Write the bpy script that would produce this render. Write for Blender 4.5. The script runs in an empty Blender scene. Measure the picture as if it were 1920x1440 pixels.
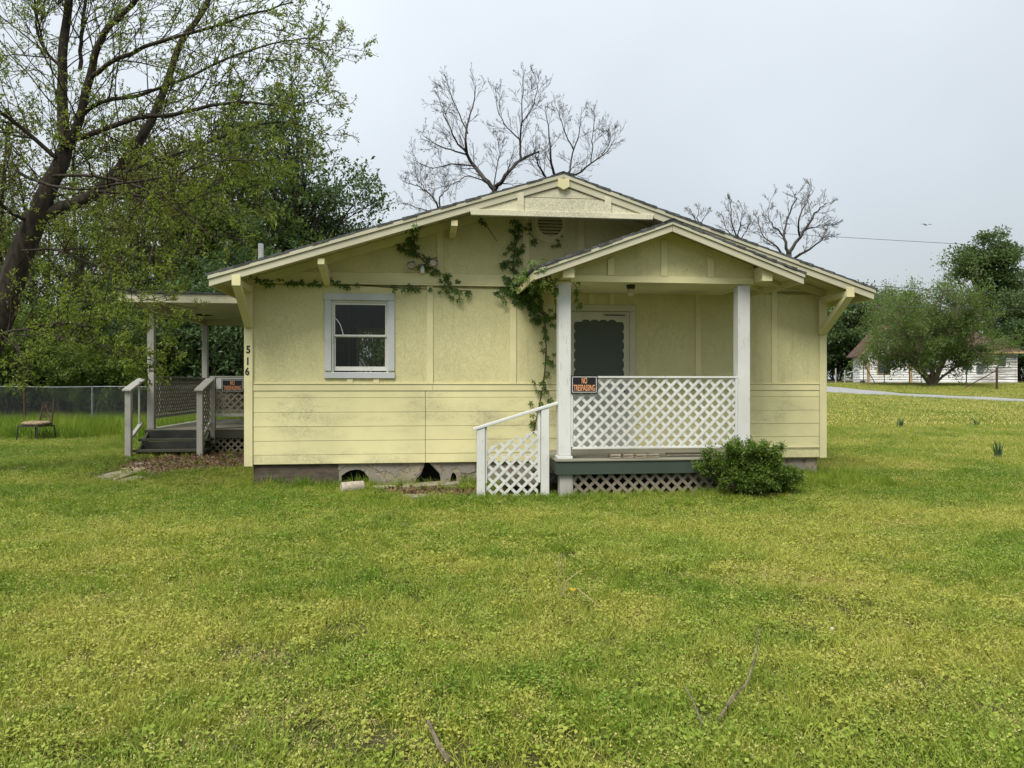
import bpy, bmesh, math, random
import numpy as np
from mathutils import Vector, Matrix

# ------------------------------------------------------------------ camera, sky, sun, exposure
SC = bpy.context.scene
COL = SC.collection
F = 1441.0 / 1920.0 * 36.0
cam_d = bpy.data.cameras.new('camera'); cam = bpy.data.objects.new('camera', cam_d); COL.objects.link(cam)
cam.location = (0, 0, 1.5); cam.rotation_euler = (math.pi / 2, 0, 0)
cam_d.sensor_width = 36.0; cam_d.lens = F; cam_d.clip_start = 0.05; cam_d.clip_end = 2000
SC.camera = cam

SUN_EL, SUN_AZ = math.radians(54), math.radians(-158)      # azimuth from +Y, negative = to the left
sun_vec = Vector((math.sin(SUN_AZ) * math.cos(SUN_EL), math.cos(SUN_AZ) * math.cos(SUN_EL), math.sin(SUN_EL)))
world = bpy.data.worlds.new('World'); SC.world = world; world.use_nodes = True
wt = world.node_tree; wn = wt.nodes; wl = wt.links; wn.clear()
w_out = wn.new('ShaderNodeOutputWorld'); w_bg = wn.new('ShaderNodeBackground'); w_bg.inputs['Strength'].default_value = 0.1
sky = wn.new('ShaderNodeTexSky'); sky.sky_type = 'NISHITA'; sky.sun_disc = False
sky.sun_elevation = SUN_EL; sky.sun_rotation = SUN_AZ; sky.dust_density = 3.0; sky.air_density = 1.2
w_tc = wn.new('ShaderNodeTexCoord')
w_sep = wn.new('ShaderNodeSeparateXYZ'); wl.new(w_tc.outputs['Generated'], w_sep.inputs[0])
# overcast deck: brighter towards the zenith, a little thinner on the left
w_z = wn.new('ShaderNodeMath'); w_z.operation = 'MAXIMUM'; w_z.inputs[1].default_value = 0.0; wl.new(w_sep.outputs['Z'], w_z.inputs[0])
w_p = wn.new('ShaderNodeMath'); w_p.operation = 'POWER'; w_p.inputs[1].default_value = 1.0; wl.new(w_z.outputs[0], w_p.inputs[0])
w_g = wn.new('ShaderNodeMath'); w_g.operation = 'MULTIPLY_ADD'; w_g.inputs[1].default_value = 2.6; w_g.inputs[2].default_value = 1.08
wl.new(w_p.outputs[0], w_g.inputs[0])
w_dot = wn.new('ShaderNodeVectorMath'); w_dot.operation = 'DOT_PRODUCT'; w_dot.inputs[1].default_value = Vector((-.62, .42, .66))
wl.new(w_tc.outputs['Generated'], w_dot.inputs[0])
w_dm = wn.new('ShaderNodeMapRange'); w_dm.inputs['From Min'].default_value = -1.0; w_dm.inputs['From Max'].default_value = 1.0
w_dm.inputs['To Min'].default_value = 0.0; w_dm.inputs['To Max'].default_value = 1.6; wl.new(w_dot.outputs['Value'], w_dm.inputs['Value'])
w_nz = wn.new('ShaderNodeTexNoise'); w_nz.inputs['Scale'].default_value = 2.2; w_nz.inputs['Detail'].default_value = 4; w_nz.inputs['Roughness'].default_value = 0.45
wl.new(w_tc.outputs['Generated'], w_nz.inputs['Vector'])
w_nm = wn.new('ShaderNodeMapRange'); w_nm.inputs['From Min'].default_value = 0.3; w_nm.inputs['From Max'].default_value = 0.7
w_nm.inputs['To Min'].default_value = 0.90; w_nm.inputs['To Max'].default_value = 1.10; wl.new(w_nz.outputs['Fac'], w_nm.inputs['Value'])
w_a = wn.new('ShaderNodeMath'); w_a.operation = 'ADD'; wl.new(w_g.outputs[0], w_a.inputs[0]); wl.new(w_dm.outputs[0], w_a.inputs[1])
w_m = wn.new('ShaderNodeMath'); w_m.operation = 'MULTIPLY'; wl.new(w_a.outputs[0], w_m.inputs[0]); wl.new(w_nm.outputs[0], w_m.inputs[1])
w_tint = wn.new('ShaderNodeVectorMath'); w_tint.operation = 'SCALE'; w_tint.inputs[0].default_value = (0.935, 1.0, 1.05)
wl.new(w_m.outputs[0], w_tint.inputs['Scale'])
w_mix = wn.new('ShaderNodeMix'); w_mix.data_type = 'RGBA'; w_mix.inputs['Factor'].default_value = 0.9
wl.new(sky.outputs[0], w_mix.inputs['A']); wl.new(w_tint.outputs[0], w_mix.inputs['B'])
wl.new(w_mix.outputs['Result'], w_bg.inputs['Color']); wl.new(w_bg.outputs[0], w_out.inputs['Surface'])

sun_d = bpy.data.lights.new('sun', 'SUN'); sun_d.energy = 1.5; sun_d.angle = math.radians(28); sun_d.color = (1.0, 0.95, 0.86)
sun = bpy.data.objects.new('sun', sun_d); COL.objects.link(sun); sun.location = (-20, 30, 40)
sun.rotation_euler = (-sun_vec).to_track_quat('-Z', 'Y').to_euler()
SC.view_settings.view_transform = 'Standard'; SC.view_settings.look = 'None'
SC.view_settings.gamma = 1.0; SC.view_settings.use_curve_mapping = False; SC.view_settings.exposure = 1.4
SC.cycles.max_bounces = 8; SC.cycles.transparent_max_bounces = 16

R = np.random.default_rng(7)
random.seed(7)
def rad(a): return math.radians(a)

# ------------------------------------------------------------------ materials
def srgb(r, g, b):
    f = lambda c: (c / 255 / 12.92) if c / 255 <= 0.04045 else ((c / 255 + 0.055) / 1.055) ** 2.4
    return (f(r), f(g), f(b), 1)
class NT:
    def __init__(s, name):
        s.m = bpy.data.materials.new(name); s.m.use_nodes = True; s.t = s.m.node_tree; s.t.nodes.clear()
        s.out = s.n('OutputMaterial'); s.b = s.n('BsdfPrincipled'); s.l(s.b.outputs[0], s.out.inputs[0])
        s.tc = s.n('TexCoord')
    def n(s, k, **kw):
        x = s.t.nodes.new('ShaderNode' + k)
        for a, v in kw.items(): setattr(x, a, v)
        return x
    def l(s, a, b): s.t.links.new(a, b)
    def coord(s, scale=(1, 1, 1), kind='Object', loc=(0, 0, 0)):
        mp = s.n('Mapping'); mp.inputs['Scale'].default_value = scale; mp.inputs['Location'].default_value = loc
        s.l(s.tc.outputs[kind], mp.inputs[0]); return mp.outputs[0]
    def noise(s, scale=5, detail=4, rough=.55, vec=None, dist=0):
        x = s.n('TexNoise'); x.inputs['Scale'].default_value = scale; x.inputs['Detail'].default_value = detail
        x.inputs['Roughness'].default_value = rough; x.inputs['Distortion'].default_value = dist
        if vec is not None: s.l(vec, x.inputs['Vector'])
        return x.outputs['Fac']
    def ramp(s, fac, a, b, lo=0., hi=1.):
        x = s.n('MapRange'); x.interpolation_type = 'SMOOTHSTEP'
        for k, v in (('From Min', a), ('From Max', b), ('To Min', lo), ('To Max', hi)): x.inputs[k].default_value = v
        s.l(fac, x.inputs['Value']); return x.outputs[0]
    def math(s, op, a, b):
        x = s.n('Math', operation=op)
        for i, v in enumerate((a, b)):
            if isinstance(v, (int, float)): x.inputs[i].default_value = v
            else: s.l(v, x.inputs[i])
        return x.outputs[0]
    def mix(s, fac, a, b, mode='MIX'):
        x = s.n('Mix', data_type='RGBA', blend_type=mode)
        for k, v in (('Factor', fac), ('A', a), ('B', b)):
            if isinstance(v, (int, float)): x.inputs[k].default_value = v
            elif isinstance(v, tuple): x.inputs[k].default_value = v if len(v) == 4 else (*v, 1)
            else: s.l(v, x.inputs[k])
        return x.outputs['Result']
    def bump(s, h, strength=.3, dist=.01):
        x = s.n('Bump'); x.inputs['Strength'].default_value = strength; x.inputs['Distance'].default_value = dist
        s.l(h, x.inputs['Height']); s.l(x.outputs[0], s.b.inputs['Normal'])
    def col(s, c):
        if isinstance(c, tuple): s.b.inputs['Base Color'].default_value = c if len(c) == 4 else (*c, 1)
        else: s.l(c, s.b.inputs['Base Color'])
        return s
    def rough(s, r, spec=.3):
        s.b.inputs['Roughness'].default_value = r; s.b.inputs['Specular IOR Level'].default_value = spec; return s
M = {}
def simple(name, c, rough=.7, spec=.3, metal=0, var=.25, scale=6, stretch=(1, 1, 1), bump=.0, bscale=None, bdist=.004):
    t = NT(name); v = t.coord(stretch)
    n = t.noise(scale, 5, .6, v)
    c4 = c if len(c) == 4 else (*c, 1)
    d = tuple(x * (1 - var) for x in c4[:3]) + (1,)
    l = tuple(min(1, x * (1 + var * .6)) for x in c4[:3]) + (1,)
    t.col(t.mix(t.ramp(n, .3, .7), d, l)); t.rough(rough, spec); t.b.inputs['Metallic'].default_value = metal
    if bump: t.bump(t.noise(bscale or scale * 6, 4, .6, v), bump, bdist)
    M[name] = t.m; return t.m

def paint(name, c, stain=None, stain_amt=0., grain=(1, 1, 1), gscale=8, bstr=.25, bdist=.003, crack=0., peel=None, peel_amt=0., rough=.6, s0=.48, s1=.78):
    """weathered paint: slight tone drift, fine specks, mildew stain with its own shape, peeled spots"""
    t = NT(name); v = t.coord(); vg = t.coord(grain)
    drift = t.noise(1.1, 3, .5, v)
    c4 = (*c[:3], 1)
    col = t.mix(t.ramp(drift, .3, .72), tuple(x * .86 for x in c4[:3]) + (1,), tuple(min(1, x * 1.05) for x in c4[:3]) + (1,))
    sp = t.noise(120, 2, .5, vg)
    col = t.mix(t.ramp(sp, .64, .78, 0, .35), col, tuple(x * .45 for x in c4[:3]) + (1,))
    if stain:
        a = t.noise(1.5, 5, .62, t.coord((.7, 1, 1.9), loc=(3.1, 0, 1.7))); b = t.noise(42, 6, .75, v)
        m = t.math('MULTIPLY', t.ramp(a, s0, s1), t.ramp(b, .30, .70)); m = t.math('MULTIPLY', m, stain_amt)
        col = t.mix(m, col, stain)
    if peel:
        a = t.noise(4, 6, .7, vg); m = t.math('MULTIPLY', t.ramp(a, .6, .63), peel_amt)
        col = t.mix(m, col, peel)
    t.col(col); t.rough(rough, .25)
    h = t.noise(gscale * 5, 5, .65, vg, 1.5)
    t.bump(h, bstr, bdist); M[name] = t.m; return t.m

YEL = (0.68, 0.635, 0.345)
def yellow_panel():
    # textured panel siding: pressed swirls, darker in the scratches
    t = NT('yellow_panel'); v = t.coord()
    vv = t.n('TexNoise'); vv.inputs['Scale'].default_value = 9; t.l(v, vv.inputs['Vector'])
    ad = t.n('VectorMath', operation='MULTIPLY_ADD'); ad.inputs[1].default_value = (.35, .35, .35); t.l(vv.outputs['Color'], ad.inputs[0]); t.l(v, ad.inputs[2])
    wv = t.n('TexNoise'); wv.inputs['Scale'].default_value = 15; wv.inputs['Detail'].default_value = 5; wv.inputs['Roughness'].default_value = .62; wv.inputs['Distortion'].default_value = 3.2
    mp = t.n('Mapping'); mp.inputs['Scale'].default_value = (1.6, 1.6, .75); t.l(ad.outputs[0], mp.inputs[0]); t.l(mp.outputs[0], wv.inputs['Vector'])
    h = wv.outputs['Fac']
    drift = t.noise(.9, 4, .55, v)
    col = t.mix(t.ramp(drift, .3, .7), (0.61, .57, .305, 1), (.69, .645, .35, 1))
    col = t.mix(t.ramp(h, .44, .33, 0, .75), col, (.36, .33, .17, 1))
    big = t.noise(2.3, 5, .65, t.coord(loc=(7, 2, 3))); fine = t.noise(55, 3, .7, v)
    col = t.mix(t.math('MULTIPLY', t.ramp(big, .56, .74), t.ramp(fine, .4, .65, 0, .4)), col, (.30, .29, .17, 1))
    sk = t.noise(1., 5, .7, t.coord((9, 9, .45))); sm = t.noise(1.2, 3, .6, t.coord(loc=(1, 4, 2)))
    col = t.mix(t.math('MULTIPLY', t.ramp(sk, .52, .70, 0, .40), t.ramp(sm, .42, .62)), col, (.36, .34, .20, 1))
    t.col(col); t.rough(.62, .25); t.bump(h, .8, .014); M['yellow_panel'] = t.m
yellow_panel()
paint('yellow_board', YEL, stain=(.25, .24, .16, 1), stain_amt=.8, s0=.44, s1=.72, grain=(1.5, 3, 14), gscale=3, bstr=.35, bdist=.004)
paint('rake_paint', (.50, .48, .35), stain=(.27, .26, .18, 1), stain_amt=.6, grain=(3, 3, 3), gscale=5, bstr=.15)
paint('yellow_trim', (.68, .63, .36), stain=(.27, .26, .18, 1), stain_amt=.5, grain=(3, 3, 3), gscale=5, bstr=.15)
paint('mildew_board', (.70, .66, .47), stain=(.20, .20, .17, 1), stain_amt=.7, s0=.25, s1=.60, grain=(2, 2, 10), gscale=4, bstr=.25, bdist=.004)
paint('soffit', (.66, .62, .42), stain=(.22, .20, .13, 1), stain_amt=.6, grain=(3, 3, 3), gscale=3, bstr=.12)
paint('white_wood', (.62, .63, .60), stain=(.35, .34, .28, 1), stain_amt=.55, grain=(9, 9, 1.2), gscale=4, bstr=.25, bdist=.003, peel=(.38, .34, .28, 1), peel_amt=.5)
paint('white_slat', (.60, .61, .57), stain=(.38, .36, .27, 1), stain_amt=.6, grain=(3, 3, 3), gscale=6, bstr=.2, bdist=.002)
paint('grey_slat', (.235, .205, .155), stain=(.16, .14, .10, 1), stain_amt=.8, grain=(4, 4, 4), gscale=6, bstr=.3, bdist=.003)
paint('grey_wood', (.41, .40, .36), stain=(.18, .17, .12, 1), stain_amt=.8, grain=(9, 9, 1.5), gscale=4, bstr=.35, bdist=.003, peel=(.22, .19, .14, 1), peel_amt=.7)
paint('window_trim', (.50, .52, .53), stain=(.3, .3, .27, 1), stain_amt=.5, grain=(4, 4, 4), gscale=5, bstr=.15, peel=(.36, .35, .32, 1), peel_amt=.4)
paint('sash_paint', (.66, .66, .62), stain=(.2, .19, .15, 1), stain_amt=.9, grain=(9, 9, 9), gscale=8, bstr=.3, peel=(.3, .27, .22, 1), peel_amt=.8)
paint('door_shaded_yellow', (.56, .54, .42), stain=(.25, .24, .17, 1), stain_amt=.5, grain=(3, 3, 3), gscale=5, bstr=.1)  # house yellow, greyed and darkened: the porch shade is in this colour
paint('deck_paint', (.25, .24, .185), stain=(.07, .065, .05, 1), stain_amt=.7, grain=(1.2, 14, 14), gscale=4, bstr=.4, bdist=.004, peel=(.26, .24, .19, 1), peel_amt=.6)
paint('green_fascia', (.050, .068, .052), stain=(.03, .035, .03, 1), stain_amt=.6, grain=(1.2, 10, 14), gscale=4, bstr=.25)
paint('dark_step', (.075, .075, .055), stain=(.03, .03, .02, 1), stain_amt=.6, grain=(1.2, 10, 14), gscale=4, bstr=.3)
simple('shingle', (.085, .092, .088), .9, .2, var=.5, scale=14, bump=.6, bscale=160, bdist=.006)
simple('black_metal', (.02, .02, .02), .45, .5)
simple('white_plastic', (.75, .75, .74), .4, .5, var=.06)
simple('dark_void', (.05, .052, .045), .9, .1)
simple('interior', (.20, .20, .19), .8, .2, scale=2)
simple('interior_trim', (.42, .42, .44), .6, .3)
simple('galvanised', (.20, .22, .225), .5, .4, metal=.5, var=.25, scale=9)
simple('rusty', (.07, .04, .03), .7, .3, var=.5, scale=20)
simple('concrete', (.40, .35, .28), .9, .2, var=.3, scale=14, bump=.5, bscale=70, bdist=.006)
simple('brown_board', (.095, .078, .058), .85, .2, var=.35, scale=5, stretch=(1, 1, 3), bump=.3, bscale=30)
simple('grey_plank', (.30, .26, .195), .9, .2, var=.35, scale=5, stretch=(1.5, 9, 9), bump=.5, bscale=20)
simple('flagstone', (.30, .25, .185), .9, .2, var=.3, scale=9, bump=.5, bscale=50, bdist=.006)
simple('cushion', (.30, .22, .14), .9, .1, var=.55, scale=22, bump=.2)
simple('fixture', (.50, .44, .36), .5, .4, var=.2, scale=20)
simple('letter_orange', (.75, .36, .18), .5, .3, var=.15, scale=30)
simple('sign_black', (.008, .010, .010), .35, .5, var=.2)
simple('dirt', (.13, .10, .065), .95, .1, var=.4, scale=9, bump=.6, bscale=60, bdist=.01)
def plaster():
    t = NT('plaster'); v = t.coord()
    a = t.noise(3.2, 6, .65, v); b = t.noise(9, 5, .7, t.coord(loc=(4, 0, 2)))
    col = t.mix(t.ramp(a, .42, .47), (.30, .26, .19, 1), (.25, .225, .185, 1))
    col = t.mix(t.ramp(b, .56, .64, 0, .75), col, (.15, .082, .05, 1))
    col = t.mix(t.ramp(t.noise(30, 4, .7, v), .5, .75, 0, .4), col, (.12, .10, .08, 1))
    t.col(col); t.rough(.9, .2); t.bump(t.math('ADD', t.ramp(a, .42, .47), b), .7, .012); M['plaster'] = t.m
plaster()
def glass():
    t = NT('window_glass'); t.t.nodes.remove(t.b)
    tr = t.n('BsdfTransparent'); tr.inputs[0].default_value = (.62, .66, .62, 1)
    gl = t.n('BsdfGlossy'); gl.inputs['Roughness'].default_value = .03; gl.inputs[0].default_value = (.9, .95, .92, 1)
    mx = t.n('MixShader'); lw = t.n('Fresnel'); lw.inputs[0].default_value = 1.38
    t.l(lw.outputs[0], mx.inputs[0]); t.l(tr.outputs[0], mx.inputs[1]); t.l(gl.outputs[0], mx.inputs[2]); t.l(mx.outputs[0], t.out.inputs[0])
    M['window_glass'] = t.m
    t = NT('door_screen'); t.t.nodes.remove(t.b)
    tr = t.n('BsdfTransparent'); tr.inputs[0].default_value = (.55, .57, .55, 1)
    df = t.n('BsdfDiffuse'); df.inputs[0].default_value = (.15, .17, .15, 1)
    mx = t.n('MixShader'); mx.inputs[0].default_value = .55
    t.l(tr.outputs[0], mx.inputs[1]); t.l(df.outputs[0], mx.inputs[2]); t.l(mx.outputs[0], t.out.inputs[0])
    M['door_screen'] = t.m
glass()
def leafmat(name, c1, c2, trans=.35, rough=.5, spec=.3, patch=None):
    t = NT(name); g = t.n('NewGeometry'); oi = t.n('ObjectInfo')
    r = g.outputs['Random Per Island']
    col = t.mix(r, (*c1, 1), (*c2, 1))
    col = t.mix(t.math('MULTIPLY', oi.outputs['Random'], .35), col, tuple(x * .55 for x in c1) + (1,))
    t.col(col); t.rough(rough, spec)
    tl = t.n('BsdfTranslucent'); t.l(t.mix(.5, col, (c2[0] * 1.3, c2[1] * 1.25, c2[2] * .6, 1)), tl.inputs[0])
    mx = t.n('MixShader'); mx.inputs[0].default_value = trans
    t.l(t.b.outputs[0], mx.inputs[1]); t.l(tl.outputs[0], mx.inputs[2]); t.l(mx.outputs[0], t.out.inputs[0])
    M[name] = t.m; return t.m
leafmat('leaf_young', (.14, .20, .030), (.27, .34, .06), .45)
leafmat('leaf_mid', (.06, .11, .018), (.14, .20, .035), .4)
leafmat('leaf_dark', (.045, .095, .034), (.11, .175, .06), .36)
leafmat('leaf_olive', (.08, .10, .022), (.18, .19, .04), .4)
leafmat('leaf_far', (.07, .125, .045), (.14, .205, .07), .38)  # lightened so that the colour itself carries the distance haze
leafmat('leaf_spread', (.10, .175, .042), (.19, .28, .07), .45)
leafmat('leaf_bush', (.06, .12, .020), (.20, .30, .045), .38, .4, .4)
leafmat('leaf_vine', (.045, .105, .026), (.115, .20, .04), .32, .42, .4)
leafmat('leaf_vine_young', (.07, .13, .025), (.14, .20, .04), .35)
leafmat('bud', (.14, .13, .10), (.22, .20, .14), .2)
leafmat('leaf_shade', (.05, .10, .018), (.13, .19, .03), .35)
leafmat('iris_leaf', (.035, .085, .04), (.07, .14, .06), .25)
leafmat('dry_leaf', (.10, .060, .035), (.30, .20, .13), .15, .8, .1)
leafmat('daffodil', (.75, .55, .01), (.85, .65, .02), .3)
leafmat('clover_white', (.6, .6, .52), (.75, .75, .66), .3)
leafmat('straw', (.36, .32, .14), (.50, .44, .22), .3)
def bark(name, c, scale=6):
    simple(name, c, .92, .15, var=.5, scale=scale, stretch=(3, 3, .7), bump=.9, bscale=scale * 5, bdist=.02)
bark('bark_dark', (.060, .050, .038)); bark('bark_grey', (.21, .17, .12)); bark('bark_far', (.075, .068, .062))

# ------------------------------------------------------------------ mesh helpers
def link(name, me, mat=None, parent=None):
    o = bpy.data.objects.new(name, me); COL.objects.link(o)
    if mat is not None and me is not None: me.materials.append(M[mat] if isinstance(mat, str) else mat)
    if parent is not None: o.parent = parent
    return o
def tag(o, label=None, cat=None, group=None, kind=None):
    if label: o['label'] = label
    if cat: o['category'] = cat
    if group: o['group'] = group
    if kind: o['kind'] = kind
    return o
def empty(name, loc=(0, 0, 0), rz=0, label=None, cat=None, group=None):
    o = bpy.data.objects.new(name, None); COL.objects.link(o); o.location = loc; o.rotation_euler = (0, 0, rz); o.empty_display_size = .2
    return tag(o, label, cat, group)
class MB:
    def __init__(s): s.v = []; s.f = []
    def add(s, vs, fs):
        b = len(s.v); s.v += [tuple(p) for p in vs]; s.f += [tuple(i + b for i in f) for f in fs]; return s
    def box(s, x0, x1, y0, y1, z0, z1):
        return s.add([(x0, y0, z0), (x1, y0, z0), (x1, y1, z0), (x0, y1, z0), (x0, y0, z1), (x1, y0, z1), (x1, y1, z1), (x0, y1, z1)],
                     [(0, 3, 2, 1), (4, 5, 6, 7), (0, 1, 5, 4), (1, 2, 6, 5), (2, 3, 7, 6), (3, 0, 4, 7)])
    def prism(s, poly, y0, y1):
        """poly of (x,z), counter-clockwise seen from -y, extruded from y0 (front) to y1"""
        n = len(poly)
        a = sum(poly[i][0] * poly[(i + 1) % n][1] - poly[(i + 1) % n][0] * poly[i][1] for i in range(n))
        if a < 0: poly = poly[::-1]
        vs = [(x, y0, z) for x, z in poly] + [(x, y1, z) for x, z in poly]
        fs = [tuple(range(n)), tuple(range(2 * n - 1, n - 1, -1))] + [(i, i + n, (i + 1) % n + n, (i + 1) % n) for i in range(n)]
        return s.add(vs, fs)
    def prismx(s, poly, x0, x1):
        """poly of (y,z) extruded along x"""
        n = len(poly)
        vs = [(x0, y, z) for y, z in poly] + [(x1, y, z) for y, z in poly]
        fs = [tuple(range(n))[::-1], tuple(range(n, 2 * n))] + [(i, (i + 1) % n, (i + 1) % n + n, i + n) for i in range(n)]
        return s.add(vs, fs)
    def prismz(s, poly, z0, z1):
        n = len(poly)
        vs = [(x, y, z0) for x, y in poly] + [(x, y, z1) for x, y in poly]
        fs = [tuple(range(n))[::-1], tuple(range(n, 2 * n))] + [(i, (i + 1) % n, (i + 1) % n + n, i + n) for i in range(n)]
        return s.add(vs, fs)
    def tube(s, pts, rs, k=8, cap=True):
        pts = [Vector(p) for p in pts]; n = len(pts)
        if not hasattr(rs, '__len__'): rs = [rs] * n
        b = len(s.v); ref = Vector((0, 0, 1)); d0 = (pts[-1] - pts[0]).normalized()
        if abs(d0.z) > .85: ref = Vector((1, 0, 0))
        for i, p in enumerate(pts):
            t = (pts[min(i + 1, n - 1)] - pts[max(i - 1, 0)]).normalized()
            a = t.cross(ref).normalized(); c = t.cross(a)
            for j in range(k):
                q = p + (a * math.cos(2 * math.pi * j / k) + c * math.sin(2 * math.pi * j / k)) * rs[i]; s.v.append(tuple(q))
        for i in range(n - 1):
            for j in range(k):
                j2 = (j + 1) % k
                s.f.append((b + i * k + j, b + i * k + j2, b + (i + 1) * k + j2, b + (i + 1) * k + j))
        if cap:
            s.f.append(tuple(b + j for j in range(k))[::-1]); s.f.append(tuple(b + (n - 1) * k + j for j in range(k)))
        return s
    def mesh(s, name):
        me = bpy.data.meshes.new(name); me.from_pydata(s.v, [], s.f); me.update()
        bm = bmesh.new(); bm.from_mesh(me); bmesh.ops.recalc_face_normals(bm, faces=bm.faces); bm.to_mesh(me); bm.free(); return me
    def build(s, name, mat, parent=None, bevel=0, smooth=False):
        o = link(name, s.mesh(name), mat, parent)
        if smooth:
            for p in o.data.polygons: p.use_smooth = True
        if bevel:
            m = o.modifiers.new('bevel', 'BEVEL'); m.width = bevel; m.segments = 1; m.limit_method = 'ANGLE'; m.angle_limit = .6
        return o
def np_mesh(name, V, faces):
    """V (n,3); faces: list of int arrays (m,k)"""
    me = bpy.data.meshes.new(name)
    faces = [f for f in faces if len(f)]
    nl = sum(f.size for f in faces); npoly = sum(len(f) for f in faces)
    me.vertices.add(len(V)); me.vertices.foreach_set('co', np.asarray(V, np.float32).ravel())
    me.loops.add(nl); me.polygons.add(npoly)
    me.loops.foreach_set('vertex_index', np.concatenate([f.ravel() for f in faces]).astype(np.int32))
    tot = np.concatenate([np.full(len(f), f.shape[1]) for f in faces]).astype(np.int32)
    st = np.concatenate([[0], np.cumsum(tot)[:-1]]).astype(np.int32)
    me.polygons.foreach_set('loop_start', st); me.polygons.foreach_set('loop_total', tot)
    me.polygons.foreach_set('use_smooth', np.zeros(npoly, bool)); me.update(calc_edges=True); return me
def clip_poly(poly, region):
    """clip convex poly by convex region (both lists of 2-D points, region counter-clockwise)"""
    out = poly
    for i in range(len(region)):
        a, b = region[i], region[(i + 1) % len(region)]
        side = lambda p: (b[0] - a[0]) * (p[1] - a[1]) - (b[1] - a[1]) * (p[0] - a[0])
        src, out = out, []
        for j in range(len(src)):
            p, q = src[j], src[(j + 1) % len(src)]
            sp, sq = side(p), side(q)
            if sp >= 0: out.append(p)
            if (sp >= 0) != (sq >= 0):
                t = sp / (sp - sq); out.append((p[0] + (q[0] - p[0]) * t, p[1] + (q[1] - p[1]) * t))
        if not out: return []
    return out
def lattice(parent, region, y, mat, space=.153, w=.038, phase=.07, lean=1, th=.006, axis='x', at=0):
    """diagonal slats clipped to a convex region of (s,z); front layer leans '/' when lean=1"""
    z0 = min(p[1] for p in region); z1 = max(p[1] for p in region); s0 = min(p[0] for p in region); s1 = max(p[0] for p in region)
    h = z1 - z0; hw = w * math.sqrt(2) / 2
    for layer, dr in ((0, lean), (1, -lean)):
        k = -int(h / space) - 2
        while True:
            c = s0 + phase + k * space + (0 if layer == 0 else space * .5); k += 1
            if c - h > s1 + space: break
            jw = random.uniform(-.004, .004)
            c += jw
            poly = [(c - hw, z0), (c + hw, z0), (c + hw + dr * h, z1), (c - hw + dr * h, z1)]
            q = clip_poly(poly, region)
            if len(q) < 3: continue
            a = abs(sum(q[i][0] * q[(i + 1) % len(q)][1] - q[(i + 1) % len(q)][0] * q[i][1] for i in range(len(q)))) / 2
            if a < 3e-4: continue
            o0 = y + (0 if layer == 0 else th + .001)
            mb = MB()
            if axis == 'x': mb.prism(q, o0, o0 + th)
            else: mb.prismx(q, at + (0 if layer == 0 else -th - .001), at + th + (0 if layer == 0 else -th - .001))
            mb.build('lattice_slat', mat, parent)
def text_mesh(txt, size, sx=1., depth=.002, bold=.0):
    cu = bpy.data.curves.new('lettering', 'FONT'); cu.body = txt; cu.size = size; cu.align_x = 'CENTER'; cu.align_y = 'CENTER'; cu.extrude = depth; cu.offset = bold
    cu.resolution_u = 3
    o = bpy.data.objects.new('lettering', cu); COL.objects.link(o)
    dg = bpy.context.evaluated_depsgraph_get(); me = bpy.data.meshes.new_from_object(o.evaluated_get(dg))
    bpy.data.objects.remove(o)
    me.transform(Matrix.Rotation(math.pi / 2, 4, 'X') @ Matrix.Diagonal((sx, 1, 1, 1))); return me

# ------------------------------------------------------------------ place: terrain and picture-to-place helpers
HA = rad(7.0); HX, HY = (461 - 960) / 1441 * 11.0, 11.0
HU = np.array([math.cos(HA), math.sin(HA)]); HN = np.array([math.sin(HA), -math.cos(HA)])
def to_house(x, y):
    dx, dy = np.asarray(x) - HX, np.asarray(y) - HY
    return dx * HU[0] + dy * HU[1], dx * HN[0] + dy * HN[1]          # u, v (v towards the camera)
def sstep(a, b, x):
    t = np.clip((np.asarray(x, float) - a) / (b - a), 0, 1); return t * t * (3 - 2 * t)
def ground_z(x, y):
    x = np.asarray(x, float); y = np.asarray(y, float)
    z = .0205 * np.maximum(0, y - 10.5) * sstep(8, 16, y) - .0205 * np.maximum(0, y - 90) * .8
    z = z + .42 * sstep(48, 62, y) * sstep(5, 25, x)
    z = z + .012 * np.sin(x * 1.3 + .7) * np.sin(y * 1.1) + .008 * np.sin(x * 3.1 + y * 2.3)
    return z
def P(px, py, Y): return Vector(((px - 960) / 1441 * Y, Y, 1.5 + (720 - py) / 1441 * Y))
def Pg(px, Y):
    x = (px - 960) / 1441 * Y; return Vector((x, Y, float(ground_z(x, Y))))
def Hpt(u, v, z): return Vector((HX + u * HU[0] + v * HN[0], HY + u * HU[1] + v * HN[1], z))
def Pwall(px, py, v=0.):
    """picture point on the vertical plane parallel to the front wall at distance v in front, in house coordinates"""
    k = (px - 960) / 1441; ox, oy = HX + v * HN[0], HY + v * HN[1]
    s = (k * oy - ox) / (HU[0] - k * HU[1]); Y = oy + s * HU[1]
    return (s, -v, 1.5 + (720 - py) * Y / 1441)
def road_x(y): return 22.3 - .252 * (np.asarray(y) - 54.3)              # centre line of the side road
def in_house(x, y):
    u, v = to_house(x, y); return (u > -.05) & (u < 8.85) & (v < .0) & (v > -11.6)
def on_road(x, y): return np.abs(np.asarray(x) - road_x(y)) < 2.25

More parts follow.
